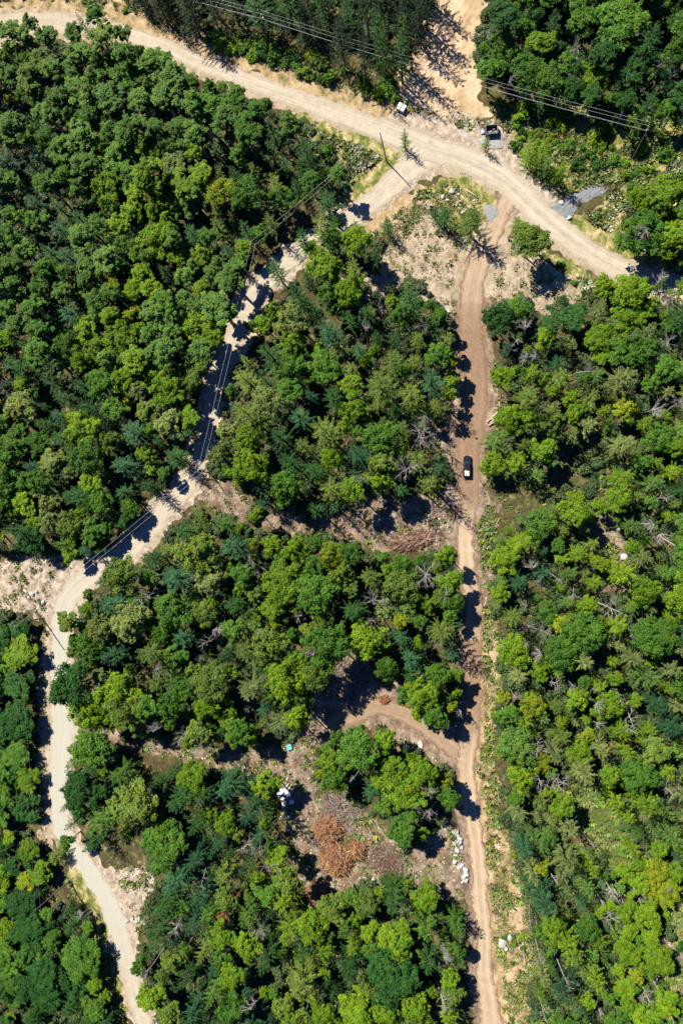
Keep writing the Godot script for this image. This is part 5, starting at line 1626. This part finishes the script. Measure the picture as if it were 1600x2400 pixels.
func logs() -> void:
	var pale := stone_mat("log_pale", C(.52, .43, .34), 0.8)
	var grey := stone_mat("dead_wood", C(.40, .375, .36), 0.7)
	# x0, y0, x1, y1, radius
	var n := 0
	for q in [[1140, 990, 1183, 949, .2], [1146, 993, 1186, 962, .16], [1150, 985, 1172, 960, .17], [1178, 960, 1205, 946, .17], [1186, 964, 1208, 948, .15], [1156, 957, 1172, 958, .14], [1168, 942, 1170, 953, .14], [1203, 936, 1209, 946, .13], [1160, 978, 1190, 957, .15], [1143, 998, 1158, 990, .14]]:
		n += 1
		var a := on(q[0], q[1]); var b := on(q[2], q[3])
		var mb := MB.new()
		var k: float = 0.2 + 0.12 * (n % 3)
		mb.tube([Vector3(0, k, 0), (b - a) * 0.5 + Vector3(0, k + 0.05, 0), b - a + Vector3(0, k, 0)], [q[4], q[4] * .95, q[4] * .8], 8)
		var o := part("log", mb.mesh(), pale, self)
		o.position = a
		tag(o, "%s, in the pile right of the track" % [["long outer log, first", "long log lying second", "log in the middle, third", "upper log under the tree edge, fourth", "uppermost long log, fifth", "short level log, sixth", "short upright log, seventh", "short log at the top right corner, eighth", "log nearest the maples, ninth", "short log at the bottom end, last"][n - 1]], "log", "logs right of the dirt track")
	for q in [[868, 247, 883, 241, .16, "dark log at the upper edge of the upper road"], [1092, 446, 1112, 460, .2, "pale log lying in the weeds inside the road bend"], [1512, 733, 1556, 690, .13, "long grey trunk fallen among trees below the pale road"], [1552, 812, 1598, 776, .14, "grey trunk leaning at the right edge, a third down"], [1440, 1690, 1500, 1722, .13, "long pale trunk fallen in the right hand forest"], [1532, 1250, 1586, 1290, .13, "white branching trunk fallen below the dead trees at right"], [1418, 2040, 1450, 2110, .12, "first pale trunk beside the green meadow"], [1436, 2046, 1458, 2120, .12, "second pale trunk beside the green meadow"], [1468, 2050, 1500, 2120, .11, "third pale trunk, right of the green meadow"], [1400, 2130, 1422, 2185, .12, "pale trunk in the shade below the meadow"], [1410, 2128, 1446, 2200, .12, "long pale trunk in the shade below the meadow"], [1502, 2300, 1528, 2380, .12, "long pale trunk near the bottom right corner"], [1508, 2310, 1520, 2370, .1, "short pale trunk near the bottom right corner"], [1300, 2236, 1332, 2344, .1, "long grey trunk at the lower right verge"], [1224, 2202, 1228, 2260, .1, "thin grey trunk on the verge below three white boulders"], [1236, 2212, 1250, 2270, .1, "thin grey trunk in young growth below three white boulders"], [1262, 2336, 1268, 2400, .1, "grey trunk at the bottom edge right of the track"], [1576, 2080, 1600, 2130, .11, "pale trunk at the right edge beside bare soil"], [1290, 1240, 1296, 1225, .1, "short pale stick at the top of the right hand forest"], [206, 1934, 232, 1904, .12, "grey trunk in the lower left wood near the white road"], [20, 1990, 36, 1985, .12, "pale stick at the left edge, lower left"], [500, 2200, 520, 2188, .2, "pale stump log in a dark gap of the lower left wood"], [70, 2246, 120, 2188, .1, "thin grey trunk in the lower left corner"], [1011, 1870, 1012, 1815, .11, "upright pale trunk in the grove by the boulders"]]:
		var a := on(q[0], q[1]); var b := on(q[2], q[3])
		var h := 0.3 if q[4] > 0.15 else rr(2.0, 4.0)
		if q[4] > 0.15 or q[4] == .1: h = 0.5
		var mb := MB.new()
		mb.tube([Vector3(0, 0.3, 0), (b - a) * 0.5 + Vector3(0, 0.2 + h * .5, 0), b - a + Vector3(0, h, 0)], [q[4], q[4] * .9, q[4] * .5], 7)
		if q[4] < 0.15:
			for k in 4:
				var t := rr(0.5, 0.95)
				var c := (b - a) * t + Vector3(0, 0.3 + h * t, 0)
				mb.tube([c, c + Vector3(rr(-1, 1), rr(0, .6), rr(-1, 1)) * 1.4], [.05, .02], 4, false)
		var o := part("fallen_log", mb.mesh(), pale if q[4] > .15 else grey, self)
		o.position = a
		tag(o, q[5], "log", "fallen trunks")
